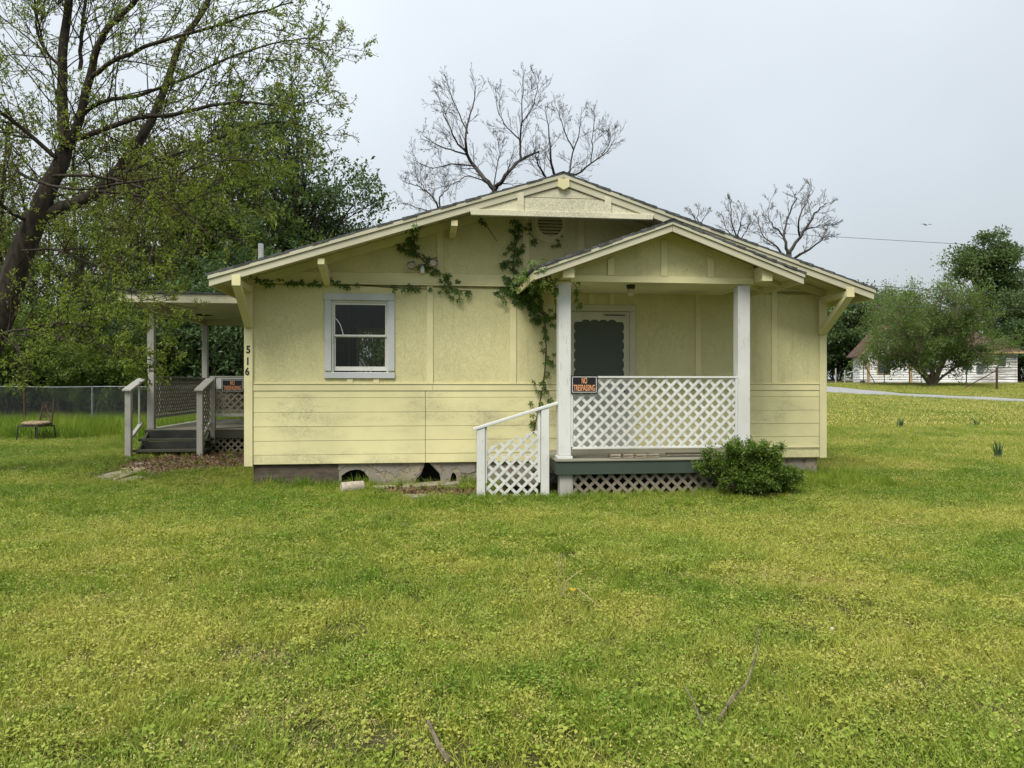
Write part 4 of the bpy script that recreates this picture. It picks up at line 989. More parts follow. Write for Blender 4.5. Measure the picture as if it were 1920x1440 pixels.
# ---- bare trees behind the house
def bare(name, label, limbs, Y, seed, base_px, nside=9, L1=1.5, rsc=1., group='bare trees behind the house', budsize=.035):
    t = Tree(seed); o = Pg(base_px, Y); on = np.array(o)
    lv = []
    for pts, r0, r1 in limbs:
        r0 *= .62; r1 *= .5; q = [np.array(P(x, y, Y + .5 * math.sin(i * 1.7 + seed + len(pts)))) - on for i, (x, y) in enumerate(pts)]
        lv.append((t.smooth_limb(q, r0 * rsc, r1 * rsc, 3, .02), r0, r1))
    C = dict(n=[0, nside * 1.3, 5.4, 2.6], len=[0, .95, .5, .45], ang=[0, .72, .62, .6], lift=[0, .22, .12, .08], wig=[0, .06, .07, .08], up=[0, .025, .03, .03], seg=[0, 5, 4, 3], tap=.3, rmin=.0048,
             rr=[0, .45, .5, .6], t0=[0, .12, .15, .2], leaf_from=2, leaf_k=2)
    for pts, r0, r1 in lv:
        if r0 > .125: continue
        t.sprout(pts, np.linspace(r0 * .6, .014, len(pts)), L1, 1, C)
    finish_tree(name, t, o, label, 'tree', 'bark_far', 'bud', group, 1, budsize, .02, .6, crown='buds')
G0 = 820
bare('bare_tree', 'largest leafless budding tree rising behind the roof ridge', [
    ([(945, 760), (940, 560), (932, 420), (927, 356)], .30, .22),
    ([(927, 356), (908, 335), (889, 311), (875, 287), (873, 262), (879, 224), (889, 189), (893, 160)], .15, .02),
    ([(875, 287), (860, 270), (844, 240), (830, 205), (822, 180)], .07, .015),
    ([(875, 290), (844, 280), (820, 270), (799, 259), (788, 245)], .06, .012), ([(889, 311), (844, 307), (812, 316), (776, 300)], .06, .012),
    ([(877, 250), (862, 215), (850, 190), (838, 165)], .05, .012),
    ([(927, 356), (938, 342), (955, 322), (976, 300), (1000, 290), (1010, 284)], .15, .06),
    ([(977, 298), (976, 266), (978, 224), (980, 172), (982, 141)], .09, .012), ([(976, 262), (958, 246), (942, 225), (930, 190), (930, 160)], .05, .012),
    ([(978, 230), (996, 205), (1006, 175), (1008, 158)], .045, .012), ([(925, 355), (930, 320), (936, 290), (934, 262)], .05, .012),
    ([(915, 345), (880, 330), (850, 345), (820, 352)], .05, .012)], 30, 21, 945, 9, 1.25)
bare('bare_tree', 'leafless budding tree just right of the roof ridge', [
    ([(1050, 760), (1048, 560), (1044, 420), (1040, 345)], .26, .21),
    ([(1040, 345), (1018, 328), (1006, 300), (1002, 280)], .1, .02), ([(1040, 345), (1035, 307), (1032, 273), (1025, 224), (1022, 200)], .1, .012),
    ([(1040, 345), (1065, 325), (1070, 314), (1073, 287), (1087, 241), (1091, 203)], .1, .012), ([(1065, 325), (1084, 325), (1108, 307), (1139, 283), (1155, 252)], .09, .012),
    ([(1075, 280), (1060, 250), (1050, 220), (1046, 205)], .05, .012), ([(1108, 307), (1110, 275), (1112, 245), (1116, 215)], .05, .012), ([(1128, 290), (1142, 270), (1146, 245)], .04, .012)], 31.5, 22, 1050, 8, 1.1)
bare('bare_tree', 'thin leafless branches low over the left roof slope', [
    ([(800, 760), (806, 560), (822, 430), (826, 400)], .22, .21), ([(826, 400), (815, 375), (795, 355), (770, 345), (750, 335)], .07, .012), ([(824, 395), (825, 370), (838, 355), (850, 338)], .06, .012), ([(800, 358), (790, 345), (782, 335)], .04, .012), ([(826, 398), (800, 395), (770, 385), (745, 380)], .05, .012)], 33, 23, 800, 7, 1.2)
bare('bare_tree', 'leafless tree standing over the right roof slope', [
    ([(1462, 780), (1466, 620), (1474, 520), (1479, 474)], .28, .21),
    ([(1479, 474), (1500, 445), (1522, 409), (1538, 388), (1556, 380)], .11, .012), ([(1500, 445), (1498, 410), (1512, 380), (1528, 352)], .07, .012), ([(1479, 474), (1470, 445), (1476, 410), (1490, 375), (1486, 358)], .10, .012),
    ([(1470, 445), (1452, 425), (1440, 405), (1445, 372)], .06, .012), ([(1474, 480), (1450, 458), (1430, 440), (1422, 415)], .07, .012), ([(1490, 484), (1520, 466), (1545, 447), (1556, 436)], .08, .012), ([(1510, 430), (1530, 425), (1552, 420)], .05, .012)], 29, 24, 1462, 8, .9)
bare('bare_tree', 'slim leafless tree top left of the bigger bare right tree', [
    ([(1392, 780), (1388, 600), (1384, 470), (1382, 445)], .22, .21), ([(1382, 445), (1372, 415), (1370, 385), (1372, 375)], .06, .012), ([(1382, 445), (1390, 415), (1392, 390)], .05, .012), ([(1384, 450), (1362, 430), (1352, 400)], .05, .012), ([(1386, 450), (1400, 432), (1408, 415)], .04, .012)], 33, 25, 1392, 6, .75)
bare('bare_tree', 'few bare twig tips just above the right roof edge', [
    ([(1310, 780), (1312, 600), (1312, 440), (1312, 420)], .21, .205), ([(1312, 425), (1308, 400), (1314, 382)], .04, .01), ([(1310, 425), (1322, 405), (1328, 390)], .04, .01), ([(1310, 425), (1298, 400), (1290, 388)], .04, .01)], 34, 26, 1310, 3, .6)

# ---- woodland trees: four kinds, copied
def wood_tree(seed, Ht, rad0, leafy, spread_, trunk_r, fork=.35, k1=13, sub=4.5):
    t = Tree(seed); n = 10
    pts = [np.zeros(3)]; d = np.array([0, 0, 1.])
    for i in range(n):
        d = d + t.r.normal(0, .05, 3); d[2] = max(d[2], .8); d /= np.linalg.norm(d); pts.append(pts[-1] + d * Ht * .92 / n)
    pts[0][2] = -.3
    pts = np.array(pts); rs = np.linspace(trunk_r, .03, n + 1); t.limb(pts, trunk_r, .03)
    C = dict(n=[0, k1, sub, 3.2], len=[0, rad0, .55, .5], ang=[0, .95, .75, .7], lift=[0, .25, .1, .0], wig=[0, .12, .15, .2], up=[0, .05, .0, -.02], seg=[0, 6, 4, 3], tap=.3, rmin=.010,
             rr=[0, .45, .5, .6], t0=[0, fork, .25, .2], leaf_from=2, leaf_k=leafy)
    t.sprout(pts, rs, 1.0 * Ht, 1, C); return t
def scatter_kind(kind, spots):
    base = None
    for i, (px, Y, sc, szr, label, group) in enumerate(spots):
        loc = Pg(px, Y)
        if i == 0: base = kind(loc, label, group); base.scale = (sc, sc, sc * szr)
        else: copy_thing(base, loc, R.uniform(0, 6.28), sc, label, group, sc * szr)
gw = 'trees in the wood behind the fence'
ORD = ['first', 'second', 'third', 'fourth', 'fifth', 'sixth', 'seventh', 'eighth', 'ninth', 'tenth', 'eleventh', 'twelfth']
def OR(x, L): return ORD[sorted(L).index(x)]
XA = (60, 190, 300, 120, 380, -60, 240, 20, 130, 235, 10, 345); XB = (410, 500, 330, 455, 560); XC = (150, 280, -20, 430)
lw1 = 'slender loose leaved tree in the wood at the left'
lw2 = 'dark dense evergreen looking tree low in the wood'
def kA(loc, lab, grp): return finish_tree('wood_tree', wood_tree(31, 13, .30, 3, 0, .16, .25, 15, 4.2), loc, lab, 'tree', 'bark_dark', 'leaf_olive', grp, 3, .17, .16, .5)
def kB(loc, lab, grp): return finish_tree('wood_tree', wood_tree(32, 11, .27, 4, 0, .15, .12, 18, 4.6), loc, lab, 'tree', 'bark_dark', 'leaf_dark', grp, 4, .18, .20, .55)
XD = (40, 150, 265, 340, -50, 90, 200)
def kD(loc, lab, grp): return finish_tree('wood_tree', wood_tree(34, 10, .36, 4, 0, .13, .12, 17, 4.6), loc, lab, 'tree', 'bark_dark', 'leaf_mid', grp, 4, .14, .17, .5)
def kC(loc, lab, grp): return finish_tree('wood_tree', wood_tree(33, 14, .26, 3, 0, .18, .35, 13, 4.2), loc, lab, 'tree', 'bark_dark', 'leaf_mid', grp, 3, .17, .16, .5)
scatter_kind(kA, [(x, Y, s, 1., OR(x, XA) + ' slender loose leaved tree from the left in the wood', gw) for x, Y, s in ((60, 27, .78), (190, 29, .85), (300, 28, .70), (120, 33, .95), (380, 32, .8), (-60, 27, .9), (240, 37, .95), (20, 38, 1.0), (130, 26, .6), (235, 26.5, .62), (10, 30, .9), (345, 38, 1.0))])
scatter_kind(kB, [(x, Y, s, 1., OR(x, XB) + ' dark dense tree from the left, low in the wood', gw) for x, Y, s in ((410, 27.5, .62), (500, 31, .80), (330, 34, .75), (455, 36, .85), (560, 33, .68))])
scatter_kind(kC, [(x, Y, s, 1., OR(x, XC) + ' tall upright green tree from the left in the wood', gw) for x, Y, s in ((150, 36, .95), (280, 40, 1.05), (-20, 33, .95), (430, 42, 1.0))])
scatter_kind(kD, [(x, Y, s, 1., OR(x, XD) + ' broad leafy understorey tree from the left in the wood', gw) for x, Y, s in ((40, 26, .62), (150, 27, .7), (265, 29, .75), (340, 27, .6), (-50, 30, .9), (90, 31, .85), (200, 33, .9))])
# trees with clumped crowns: limbs run from the trunk to leaf clumps spread through the crown
def clump_tree(seed, ells, ncl, per, size, cr, trunk, fork_z, leafm, name, label, loc, group=None, barkm='bark_dark', k=1, edge=.5):
    t = Tree(seed); rg = t.r; top = max(e[2] for e in ells)
    tp = np.array([(0, 0, -.3), (.05, 0, fork_z * .5), (rg.normal(0, .1), rg.normal(0, .1), fork_z), (rg.normal(0, .3), rg.normal(0, .3), fork_z + (top - fork_z) * .6), (ells[0][0] * .5, ells[0][1] * .5, top)])
    t.smooth_limb(tp, trunk, trunk * .22, 4); w = np.array([e[3] * e[4] * e[5] for e in ells]); w = w / w.sum(); out = []
    for c in range(ncl):
        e = ells[rg.choice(len(ells), p=w)]; d = nrm(rg.normal(0, 1, 3)); q = d * rg.random() ** edge; ctr = np.array(e[:3]) + q * np.array(e[3:6])
        f = rg.uniform(.15, .75); zb = fork_z + (ctr[2] - fork_z) * f * .8; b = np.array([0, 0, max(min(zb, top), fork_z * .8)]); m1 = b * .55 + ctr * .45 + np.array([0, 0, .12 * np.linalg.norm(ctr - b)]) + rg.normal(0, .15, 3)
        t.smooth_limb([b, m1, ctr], trunk * .22, .012, 4)
        n = int(per * rg.uniform(.6, 1.3)); r_ = cr * rg.uniform(.65, 1.25); g = nrm(rg.normal(0, 1, (n, 3))) * (rg.random((n, 1)) ** .45) * np.array([r_, r_, r_ * .62])
        for g_ in g[: 7]: t.limb([ctr, ctr + g_ * .5 + rg.normal(0, .04, 3), ctr + g_], .012, .008)
        out.append(np.hstack([ctr + g, nrm(g + np.array([0, 0, .1]))]))
    t.tips = [np.concatenate(out)]
    return finish_tree(name, t, loc, label, 'tree', barkm, leafm, group, k, size, size * .3, .55)
clump_tree(41, [(-1.0, 0, 11.6, 3.0, 2.6, 3.4), (.8, 0, 8.6, 3.2, 2.6, 3.2)], 120, 125, .18, .95, .25, 3.5, 'leaf_dark', 'green_tree', 'tall rounded dark green tree left of the bare trees', Pg(560, 34))
clump_tree(42, [(0, 0, 6.6, 2.3, 2.2, 2.6), (1.2, 0, 5.4, 1.6, 1.5, 1.6)], 80, 110, .17, .8, .2, 2.2, 'leaf_dark', 'green_tree', 'lower dark green tree beside the left roof slope', Pg(668, 35))
clump_tree(43, [(0, 0, 6.8, 2.8, 2.4, 3.6)], 90, 130, .17, .8, .2, 1.5, 'leaf_mid', 'green_tree', 'bushy mid green tree behind the side porch', Pg(465, 30))
clump_tree(45, [(0, 0, 2.9, 2.0, 1.6, 2.6)], 70, 120, .13, .6, .12, .5, 'leaf_mid', 'green_tree', 'leafy small tree seen through the front window', Pg(706, 27))
clump_tree(44, [(0, 0, 8.5, 3.0, 2.4, 4.6)], 90, 110, .17, .8, .2, 2.5, 'leaf_olive', 'green_tree', 'olive green tree in the middle of the left wood', Pg(330, 31))
# understorey shrubs along the fence
def shrub(seed, Ht, Wd, leafm, k, size, name, label, loc, group=None, n0=16, barkm='bark_dark'):
    t = Tree(seed); C = dict(n=[0, 6, 4, 3], len=[0, .6, .55, .5], ang=[0, .6, .7, .7], lift=[0, .1, .05, 0], wig=[.1, .14, .16, .2], up=[.02, .02, 0, 0], seg=[5, 4, 4, 3], tap=.35, rmin=.004, rr=[0, .6, .6, .6], t0=[0, .2, .2, .2], leaf_from=1, leaf_k=3)
    for i in range(n0):
        a = t.r.uniform(0, 6.28); g = t.r.uniform(.05, 1.0) ** .7; d = np.array([math.cos(a) * g * Wd / Ht, math.sin(a) * g * Wd / Ht, 1.]); l = Ht * t.r.uniform(.65, .95) * (1 - .2 * g); d /= np.linalg.norm(d)
        t.shoot(np.array([math.cos(a) * .1 * Wd, math.sin(a) * .1 * Wd, -.05]), d, l, .018 * Ht / 2 + .004, 0, C)
    return finish_tree(name, t, loc, label, 'shrub', barkm, leafm, group, k, size, size * .7, .5)
us = 'undergrowth behind the fence'
b0 = shrub(51, 3.4, 1.5, 'leaf_mid', 3, .11, 'undergrowth_shrub', 'tangled green shrub growing behind the chain link fence', Pg(30, 23.2), us)
S0 = ((110, 23.8, .9), (175, 23.2, .8), (250, 23.6, .85), (-40, 23.4, 1.1), (310, 24.4, .9), (75, 25.5, 1.2), (210, 25.8, 1.15)); X0 = [30] + [q[0] for q in S0]
b0['label'] = OR(30, X0) + ' tangled shrub from the left behind the chain link fence'
for x, Y, s in S0: copy_thing(b0, Pg(x, Y), R.uniform(0, 6), s, OR(x, X0) + ' tangled shrub from the left behind the chain link fence', us)
b1 = shrub(52, 4.2, 2.0, 'leaf_dark', 3, .13, 'undergrowth_shrub', 'dark leafy thicket shrub behind the side porch', Pg(400, 24.5), us)
S1 = ((455, 25.5, 1.1), (355, 26, 1.05), (510, 27, 1.2), (290, 27, 1.1), (420, 28, 1.35), (150, 28.5, 1.1), (20, 28.5, 1.1)); X1 = [400] + [q[0] for q in S1]
b1['label'] = OR(400, X1) + ' dark thicket shrub from the left in the undergrowth'
for x, Y, s in S1: copy_thing(b1, Pg(x, Y), R.uniform(0, 6), s, OR(x, X1) + ' dark thicket shrub from the left in the undergrowth', us)

# ---- right side: trees round the far white house
spread = Tree(61); CS = dict(n=[0, 12, 4.2, 2.8], len=[0, .5, .5, .5], ang=[0, .7, .7, .7], lift=[0, .05, .05, 0], wig=[.08, .14, .16, .2], up=[.02, .0, 0, 0], seg=[7, 5, 4, 3], tap=.35, rmin=.012, rr=[0, .5, .5, .6], t0=[0, .25, .2, .2], leaf_from=2, leaf_k=3)
for i in range(14):
    a = i * 2.4; g = .15 + .85 * ((i * .618) % 1); d = np.array([math.cos(a) * g * 1.0, math.sin(a) * g * .8, .95]); d /= np.linalg.norm(d)
    spread.shoot(np.array([math.cos(a) * .22, math.sin(a) * .22, .2]), d, 7.2 * spread.r.uniform(.8, 1.05), .10, 0, CS)
for i in range(9):
    a = i * .7 + .2; d = np.array([math.cos(a), math.sin(a) * .7, .5 if i % 2 else .35]); d /= np.linalg.norm(d); spread.shoot(np.array([0, 0, 1.2]), d, (5.2 if i % 2 else 3.6) * spread.r.uniform(.8, 1.05), .05, 0, CS)
spread.limb([(0, 0, -.4), (0, 0, .3), (.05, 0, .9)], .36, .30)
finish_tree('spreading_tree', spread, Pg(1748, 58), 'wide multi stemmed green tree in front of the white house', 'tree', 'bark_grey', 'leaf_spread', None, 3, .17, .22, .5)
clump_tree(62, [(0, 0, 12.4, 3.9, 3.4, 3.4), (1.5, 0, 9.5, 3.2, 3, 2.5)], 130, 130, .34, 1.1, .4, 5.0, 'leaf_far', 'green_tree', 'tall round topped tree behind the white house at right', Pg(1848, 82))
gr_ = 'trees behind the white house'
rt = clump_tree(63, [(0, 0, 6.2, 3.6, 3.2, 3.8)], 80, 110, .30, 1.1, .3, 1.8, 'leaf_far', 'green_tree', 'bushy tree directly behind the gable end of the white house', Pg(1600, 78), gr_)
for k, (x, Y, s, l) in enumerate(((1545, 84, 1.0, 'bushy tree half hidden behind the yellow house corner'), (1650, 86, 1.05, 'bushy tree behind the left part of the spreading tree'), (1705, 92, 1.1, 'bushy tree behind the top of the spreading tree'), (1905, 78, .95, 'bushy tree at the right frame edge behind the white house'), (1965, 84, 1.15, 'bushy tree cut by the right edge of the view'))): copy_thing(rt, Pg(x, Y), 1.3 * k + 1, s, l, gr_)
ft = shrub(64, 5.5, 3, 'leaf_dark', 3, .3, 'dark_thicket', 'dark thicket filling the gap left of the white house', Pg(1568, 80), 'thicket by the white house')
copy_thing(ft, Pg(1915, 76), 2, 1.15, 'dark thicket at the right end of the white house', 'thicket by the white house'); copy_thing(ft, Pg(1620, 84), 4, 1.2, 'dark thicket just behind the gable of the white house', 'thicket by the white house')
# distant wood: one mass that nobody could count
def far_wood():
    rg = np.random.default_rng(5); n = 26000
    x = rg.uniform(-130, 120, n); y = rg.uniform(100, 118, n); h = 8 + 3 * np.sin(x * .21) + 2 * np.sin(x * .57 + 1) + 1.2 * np.sin(x * 1.3)
    z = ground_z(x, y) + h * rg.random(n) ** .8
    T = np.stack([x, y, z, *rg.normal(0, 1, (3, n))], 1)
    o = link('distant_wood', leaf_mesh('distant_wood', T, rg, 1, .9, .6, .3), 'leaf_far'); tag(o, 'distant line of green woodland beyond the yards', 'woodland', None, 'stuff')
far_wood()

# ---- bush at the porch corner, vine, iris clumps
def bush():
    t = Tree(71); C = dict(n=[0, 7, 5, 3], len=[0, .5, .55, .5], ang=[0, .6, .7, .7], lift=[0, .15, .1, .1], wig=[.1, .14, .16, .2], up=[.03, .03, .02, 0], seg=[5, 4, 3, 3], tap=.35, rmin=.0025, rr=[0, .6, .6, .6], t0=[0, .3, .2, .2], leaf_from=1, leaf_k=3)
    for i in range(34):
        a = t.r.uniform(0, 6.28); g = t.r.uniform(0, 1) ** .6; x = math.cos(a) * g; y = math.sin(a) * g * .8
        d = np.array([x * .52 - .03, y * .5, .9 - .35 * g]); d /= np.linalg.norm(d); t.shoot(np.array([x * .10, y * .10, 0]), d, t.r.uniform(.30, .78) * (1 - .12 * g), .007, 0, C)
    for i in range(16):
        a = t.r.uniform(0, 6.28); d = np.array([.5 + .5 * math.cos(a), .4 * math.sin(a) + .1, .55]); d /= np.linalg.norm(d); t.shoot(np.array([.30, .15, 0]), d, t.r.uniform(.28, .5), .006, 0, C)
    o = Pg(1410, 9.9); e = finish_tree('porch_bush', t, o, 'rounded green bush at the right front corner of the porch', 'bush', 'bark_dark', 'leaf_bush', None, 3, .032, .02, .5)
bush()
def vine():
    q0 = Pwall(1003, 800, .03); root = hthing('climbing_vine', 'five leaved green vine climbing the front wall and porch roof', 'vine', (q0[0], -.03, q0[2]))
    org = np.array([q0[0], -.03, q0[2]]); rg = np.random.default_rng(81)
    # one palmate leaf, shared
    vs, fs = [], []
    for k, a in enumerate((-105, -52, 0, 52, 105)):
        L = (.055, .075, .088, .075, .055)[k]; d = np.array([math.sin(rad(a)), 0, -math.cos(rad(a))]); s = np.array([d[2], 0, -d[0]]); w = L * .20; up = np.array([0, -1., 0])
        pts = [np.zeros(3), d * L * .35 + s * w * .75 + up * .006, d * L * .65 + s * w + up * .004, d * L - up * .012, d * L * .65 - s * w + up * .004, d * L * .35 - s * w * .75 + up * .006, d * L * .55 - up * .004]
        b = len(vs); vs += [tuple(p) for p in pts]; fs += [(b, b + 1, b + 6), (b + 1, b + 2, b + 6), (b + 2, b + 3, b + 6), (b + 3, b + 4, b + 6), (b + 4, b + 5, b + 6), (b + 5, b, b + 6)]
    meA = bpy.data.meshes.new('vine_leaf'); meA.from_pydata(vs, [], fs); meA.materials.append(M['leaf_vine']); meB = meA.copy(); meB.materials[0] = M['leaf_vine_young']
    stems = [  # picture points, distance before wall, leaves, young share, spread px
        ([(1000, 812), (1008, 775), (1016, 735), (1021, 700), (1024, 660), (1023, 615), (1020, 590), (1015, 566), (1008, 552)], .05, 46, .3, 14),
        ([(1020, 590), (1000, 576), (985, 560), (972, 548), (955, 535)], .06, 62, .15, 14),
        ([(1008, 556), (995, 548), (975, 545), (958, 548), (940, 545)], .07, 38, .1, 11),
        ([(972, 548), (964, 520), (962, 495), (966, 465), (972, 440), (974, 418)], .06, 52, .15, 15),
        ([(955, 525), (940, 545), (930, 548)], .06, 6, 0, 6), ([(960, 505), (945, 495), (938, 500)], .06, 6, 0, 6),
        ([(972, 440), (985, 425), (1000, 445), (1008, 455)], .06, 5, 0, 6), ([(1052, 430), (1052, 445), (1046, 457), (1040, 462)], .03, 4, 0, 4), ([(900, 412), (915, 428), (932, 452)], .03, 2, 0, 4),
        ([(470, 527), (520, 528), (560, 529), (610, 530), (660, 533), (720, 538), (770, 541), (812, 542)], .06, 38, .05, 5),
        ([(778, 430), (776, 452), (780, 475), (795, 490), (815, 506), (832, 525), (845, 542), (860, 552)], .06, 58, .1, 13), ([(745, 462), (760, 470), (780, 475)], .05, 6, 0, 5), ([(760, 432), (775, 425), (795, 418), (820, 410)], .55, 8, 0, 5), ([(845, 540), (865, 545), (880, 545)], .06, 6, 0, 8)]
    stems3 = [  # up on to the porch roof edge and round the post, farther from the wall
        ([(968, 530), (985, 520), (1000, 508), (1020, 500)], 1.2, 44, .85, 14), ([(990, 535), (1010, 530), (1030, 528), (1050, 540)], 1.3, 30, .5, 13), ([(1020, 500), (1010, 515), (1020, 530)], 1.75, 12, .8, 8),
        ([(1050, 540), (1045, 560), (1040, 590), (1046, 606)], .4, 14, .2, 9), ([(1075, 530), (1082, 540), (1080, 565), (1090, 572)], 1.2, 10, .2, 7), ([(985, 555), (1000, 590), (1005, 605)], .06, 12, .1, 10)]
    def stem_build(pts, v, r):
        P3 = [np.array(Pwall(x, y, v)) - org for x, y in pts]
        MB().tube(P3, [r * (1 - .6 * i / len(P3)) for i in range(len(P3))], 5).build('stem', 'rusty', root); return P3
    nleaf = 0
    for pts, v, nl, young, sp in stems + stems3:
        P3 = stem_build(pts, v if v > .2 else .012, .010 if nl > 30 else .006)
        pa = np.array(pts, float)
        for i in range(nl):
            t = rg.random() * (len(pa) - 1); a = int(t); f = t - a; pp = pa[a] * (1 - f) + pa[a + 1] * f + rg.normal(0, sp * .6, 2)
            vv = max(.03, v + rg.normal(0, .03 if v < .2 else .12)); q = np.array(Pwall(pp[0], pp[1], vv)) - org
            yng = rg.random() < young; o = link('vine_leaf', meB if yng else meA, None, root); o.location = q; s = rg.uniform(.6, 1.05) * (1. if not yng else .9)
            o.scale = (s, s, s); o.rotation_euler = (rg.normal(-.35, .35), rg.normal(0, .6), rg.normal(0, .35)); nleaf += 1
vine()
def blades(name, loc, n, h, w, label, group, seed):
    rg = np.random.default_rng(seed); e = empty(name, loc, 0, label, 'plant', group); m = MB()
    for i in range(n):
        a = rg.uniform(0, 6.28); g = rg.uniform(.02, .33); d = np.array([math.cos(a) * g, math.sin(a) * g, 1.]); d /= np.linalg.norm(d); p = np.array([rg.normal(0, .03), rg.normal(0, .03), -.01]); s = np.array([-math.sin(a + 1), math.cos(a + 1), 0]) * w; L = h * rg.uniform(.6, 1.1)
        pts = [p - s, p + s, p + d * L * .6 + s * .8, p + d * L * .6 - s * .8, p + d * L + np.array([math.cos(a), math.sin(a), -.3]) * L * .10]
        m = MB().add(pts, [(0, 1, 2, 3), (3, 2, 4)]); m.build('leaf_blade', 'iris_leaf', e)
gi = 'bulb plant clumps in the lawn'
def lawn_at(px, py):
    yy = 12.
    for _ in range(30):
        X = (px - 960) / 1441 * yy; yy = .5 * yy + .5 * (1.5 - float(ground_z(X, yy))) * 1441 / (py - 720)
    return Vector(((px - 960) / 1441 * yy, yy, float(ground_z((px - 960) / 1441 * yy, yy))))
blades('bulb_clump', lawn_at(1872, 864), 38, .44, .011, 'largest clump of dark green strap leaves in the right lawn', gi, 1)
blades('bulb_clump', lawn_at(1688, 805), 18, .45, .016, 'small grey green clump of strap leaves in the lawn by the house', gi, 2)
blades('bulb_clump', lawn_at(1830, 803), 12, .34, .016, 'sparse low tuft of strap leaves far back in the right lawn', gi, 3)
def twig(name, pts, r, label, mat='bark_grey', lift=.02):
    """fallen stick; points are picture positions with a height above the lawn"""
    P3 = []
    for x, y, h in pts:
        Yg = 1.5 * 1441 / (y - 720) if h is None else h[1]
        P3.append(Vector(((x - 960) / 1441 * Yg, Yg, float(ground_z((x - 960) / 1441 * Yg, Yg)) + (lift if h is None else h[0]))))
    e = empty(name, P3[0], 0, label, 'stick'); MB().tube([p - P3[0] for p in P3], [r * (1 - .6 * i / len(P3)) for i in range(len(P3))], 6).build('stem', mat, e); return e, P3[0]
twig('fallen_stick', [(842, 1450, None), (825, 1425, None), (812, 1395, None), (803, 1374, None)], .012, 'thick grey stick lying in the foreground grass at bottom centre', lift=.05)
e, o = twig('fallen_branch', [(1348, 1378, (.05, 3.35)), (1370, 1340, (.08, 3.5)), (1400, 1305, (.11, 3.6)), (1412, 1270, (.16, 3.7)), (1420, 1230, (.22, 3.8)), (1420, 1188, (.30, 3.85))], .0065, 'thin curved dead branch standing up out of the foreground grass')
f1 = [P(1366, 1345, 3.5) - o, P(1364, 1325, 3.45) - o, P(1378, 1308, 3.5) - o]
MB().tube(f1, [.004, .003, .002], 5).build('side_twig', 'bark_grey', e)
twig('fallen_branch', [(1316, 1385, (.05, 3.3)), (1300, 1345, (.07, 3.5)), (1285, 1322, (.10, 3.6))], .005, 'short grey dead twig left of the curved branch')
for nm, pts, lab in (('dry_stalk', [(1056, 1128, (.03, 5.3)), (1057, 1090, (.18, 5.3)), (1052, 1050, (.33, 5.3))], 'tallest pale dry flower stalk standing in the middle of the lawn'), ('dry_stalk', [(1052, 1105, (.03, 5.3)), (1046, 1075, (.2, 5.3)), (1050, 1053, (.32, 5.3))], 'pale dry stalk crossing the tallest stalk in the lawn'),
                     ('dry_stalk', [(1054, 1120, (.04, 5.3)), (1062, 1098, (.14, 5.3)), (1092, 1079, (.22, 5.3))], 'pale dry stalk arching right in the middle of the lawn'), ('dry_stalk', [(1064, 1130, (.03, 5.25)), (1082, 1111, (.12, 5.2)), (1105, 1120, (.08, 5.1)), (1132, 1142, (.03, 5.0))], 'bent pale dry stalk lying right of the yellow flower')):
    twig(nm, pts, .005, lab, 'straw')
d = Vector(P(1075, 1107, 5.28)); de = empty('dandelion', (d.x, d.y, float(ground_z(d.x, d.y))), 0, 'single bright yellow dandelion in the middle of the lawn', 'flower')
MB().tube([(0, 0, 0), (.005, 0, d.z - de.location.z)], .003, 5).build('stem', 'leaf_mid', de); hz = d.z - de.location.z
MB().add([(0, 0, hz + .008)] + [(.024 * math.cos(a) * (1 if i % 2 else .75), .024 * math.sin(a) * (1 if i % 2 else .75), hz + .012 * (i % 2)) for i, a in enumerate(np.linspace(0, 6.283, 20, endpoint=False))] , [(0, i + 1, (i + 1) % 20 + 1) for i in range(20)]).build('petals', 'daffodil', de)

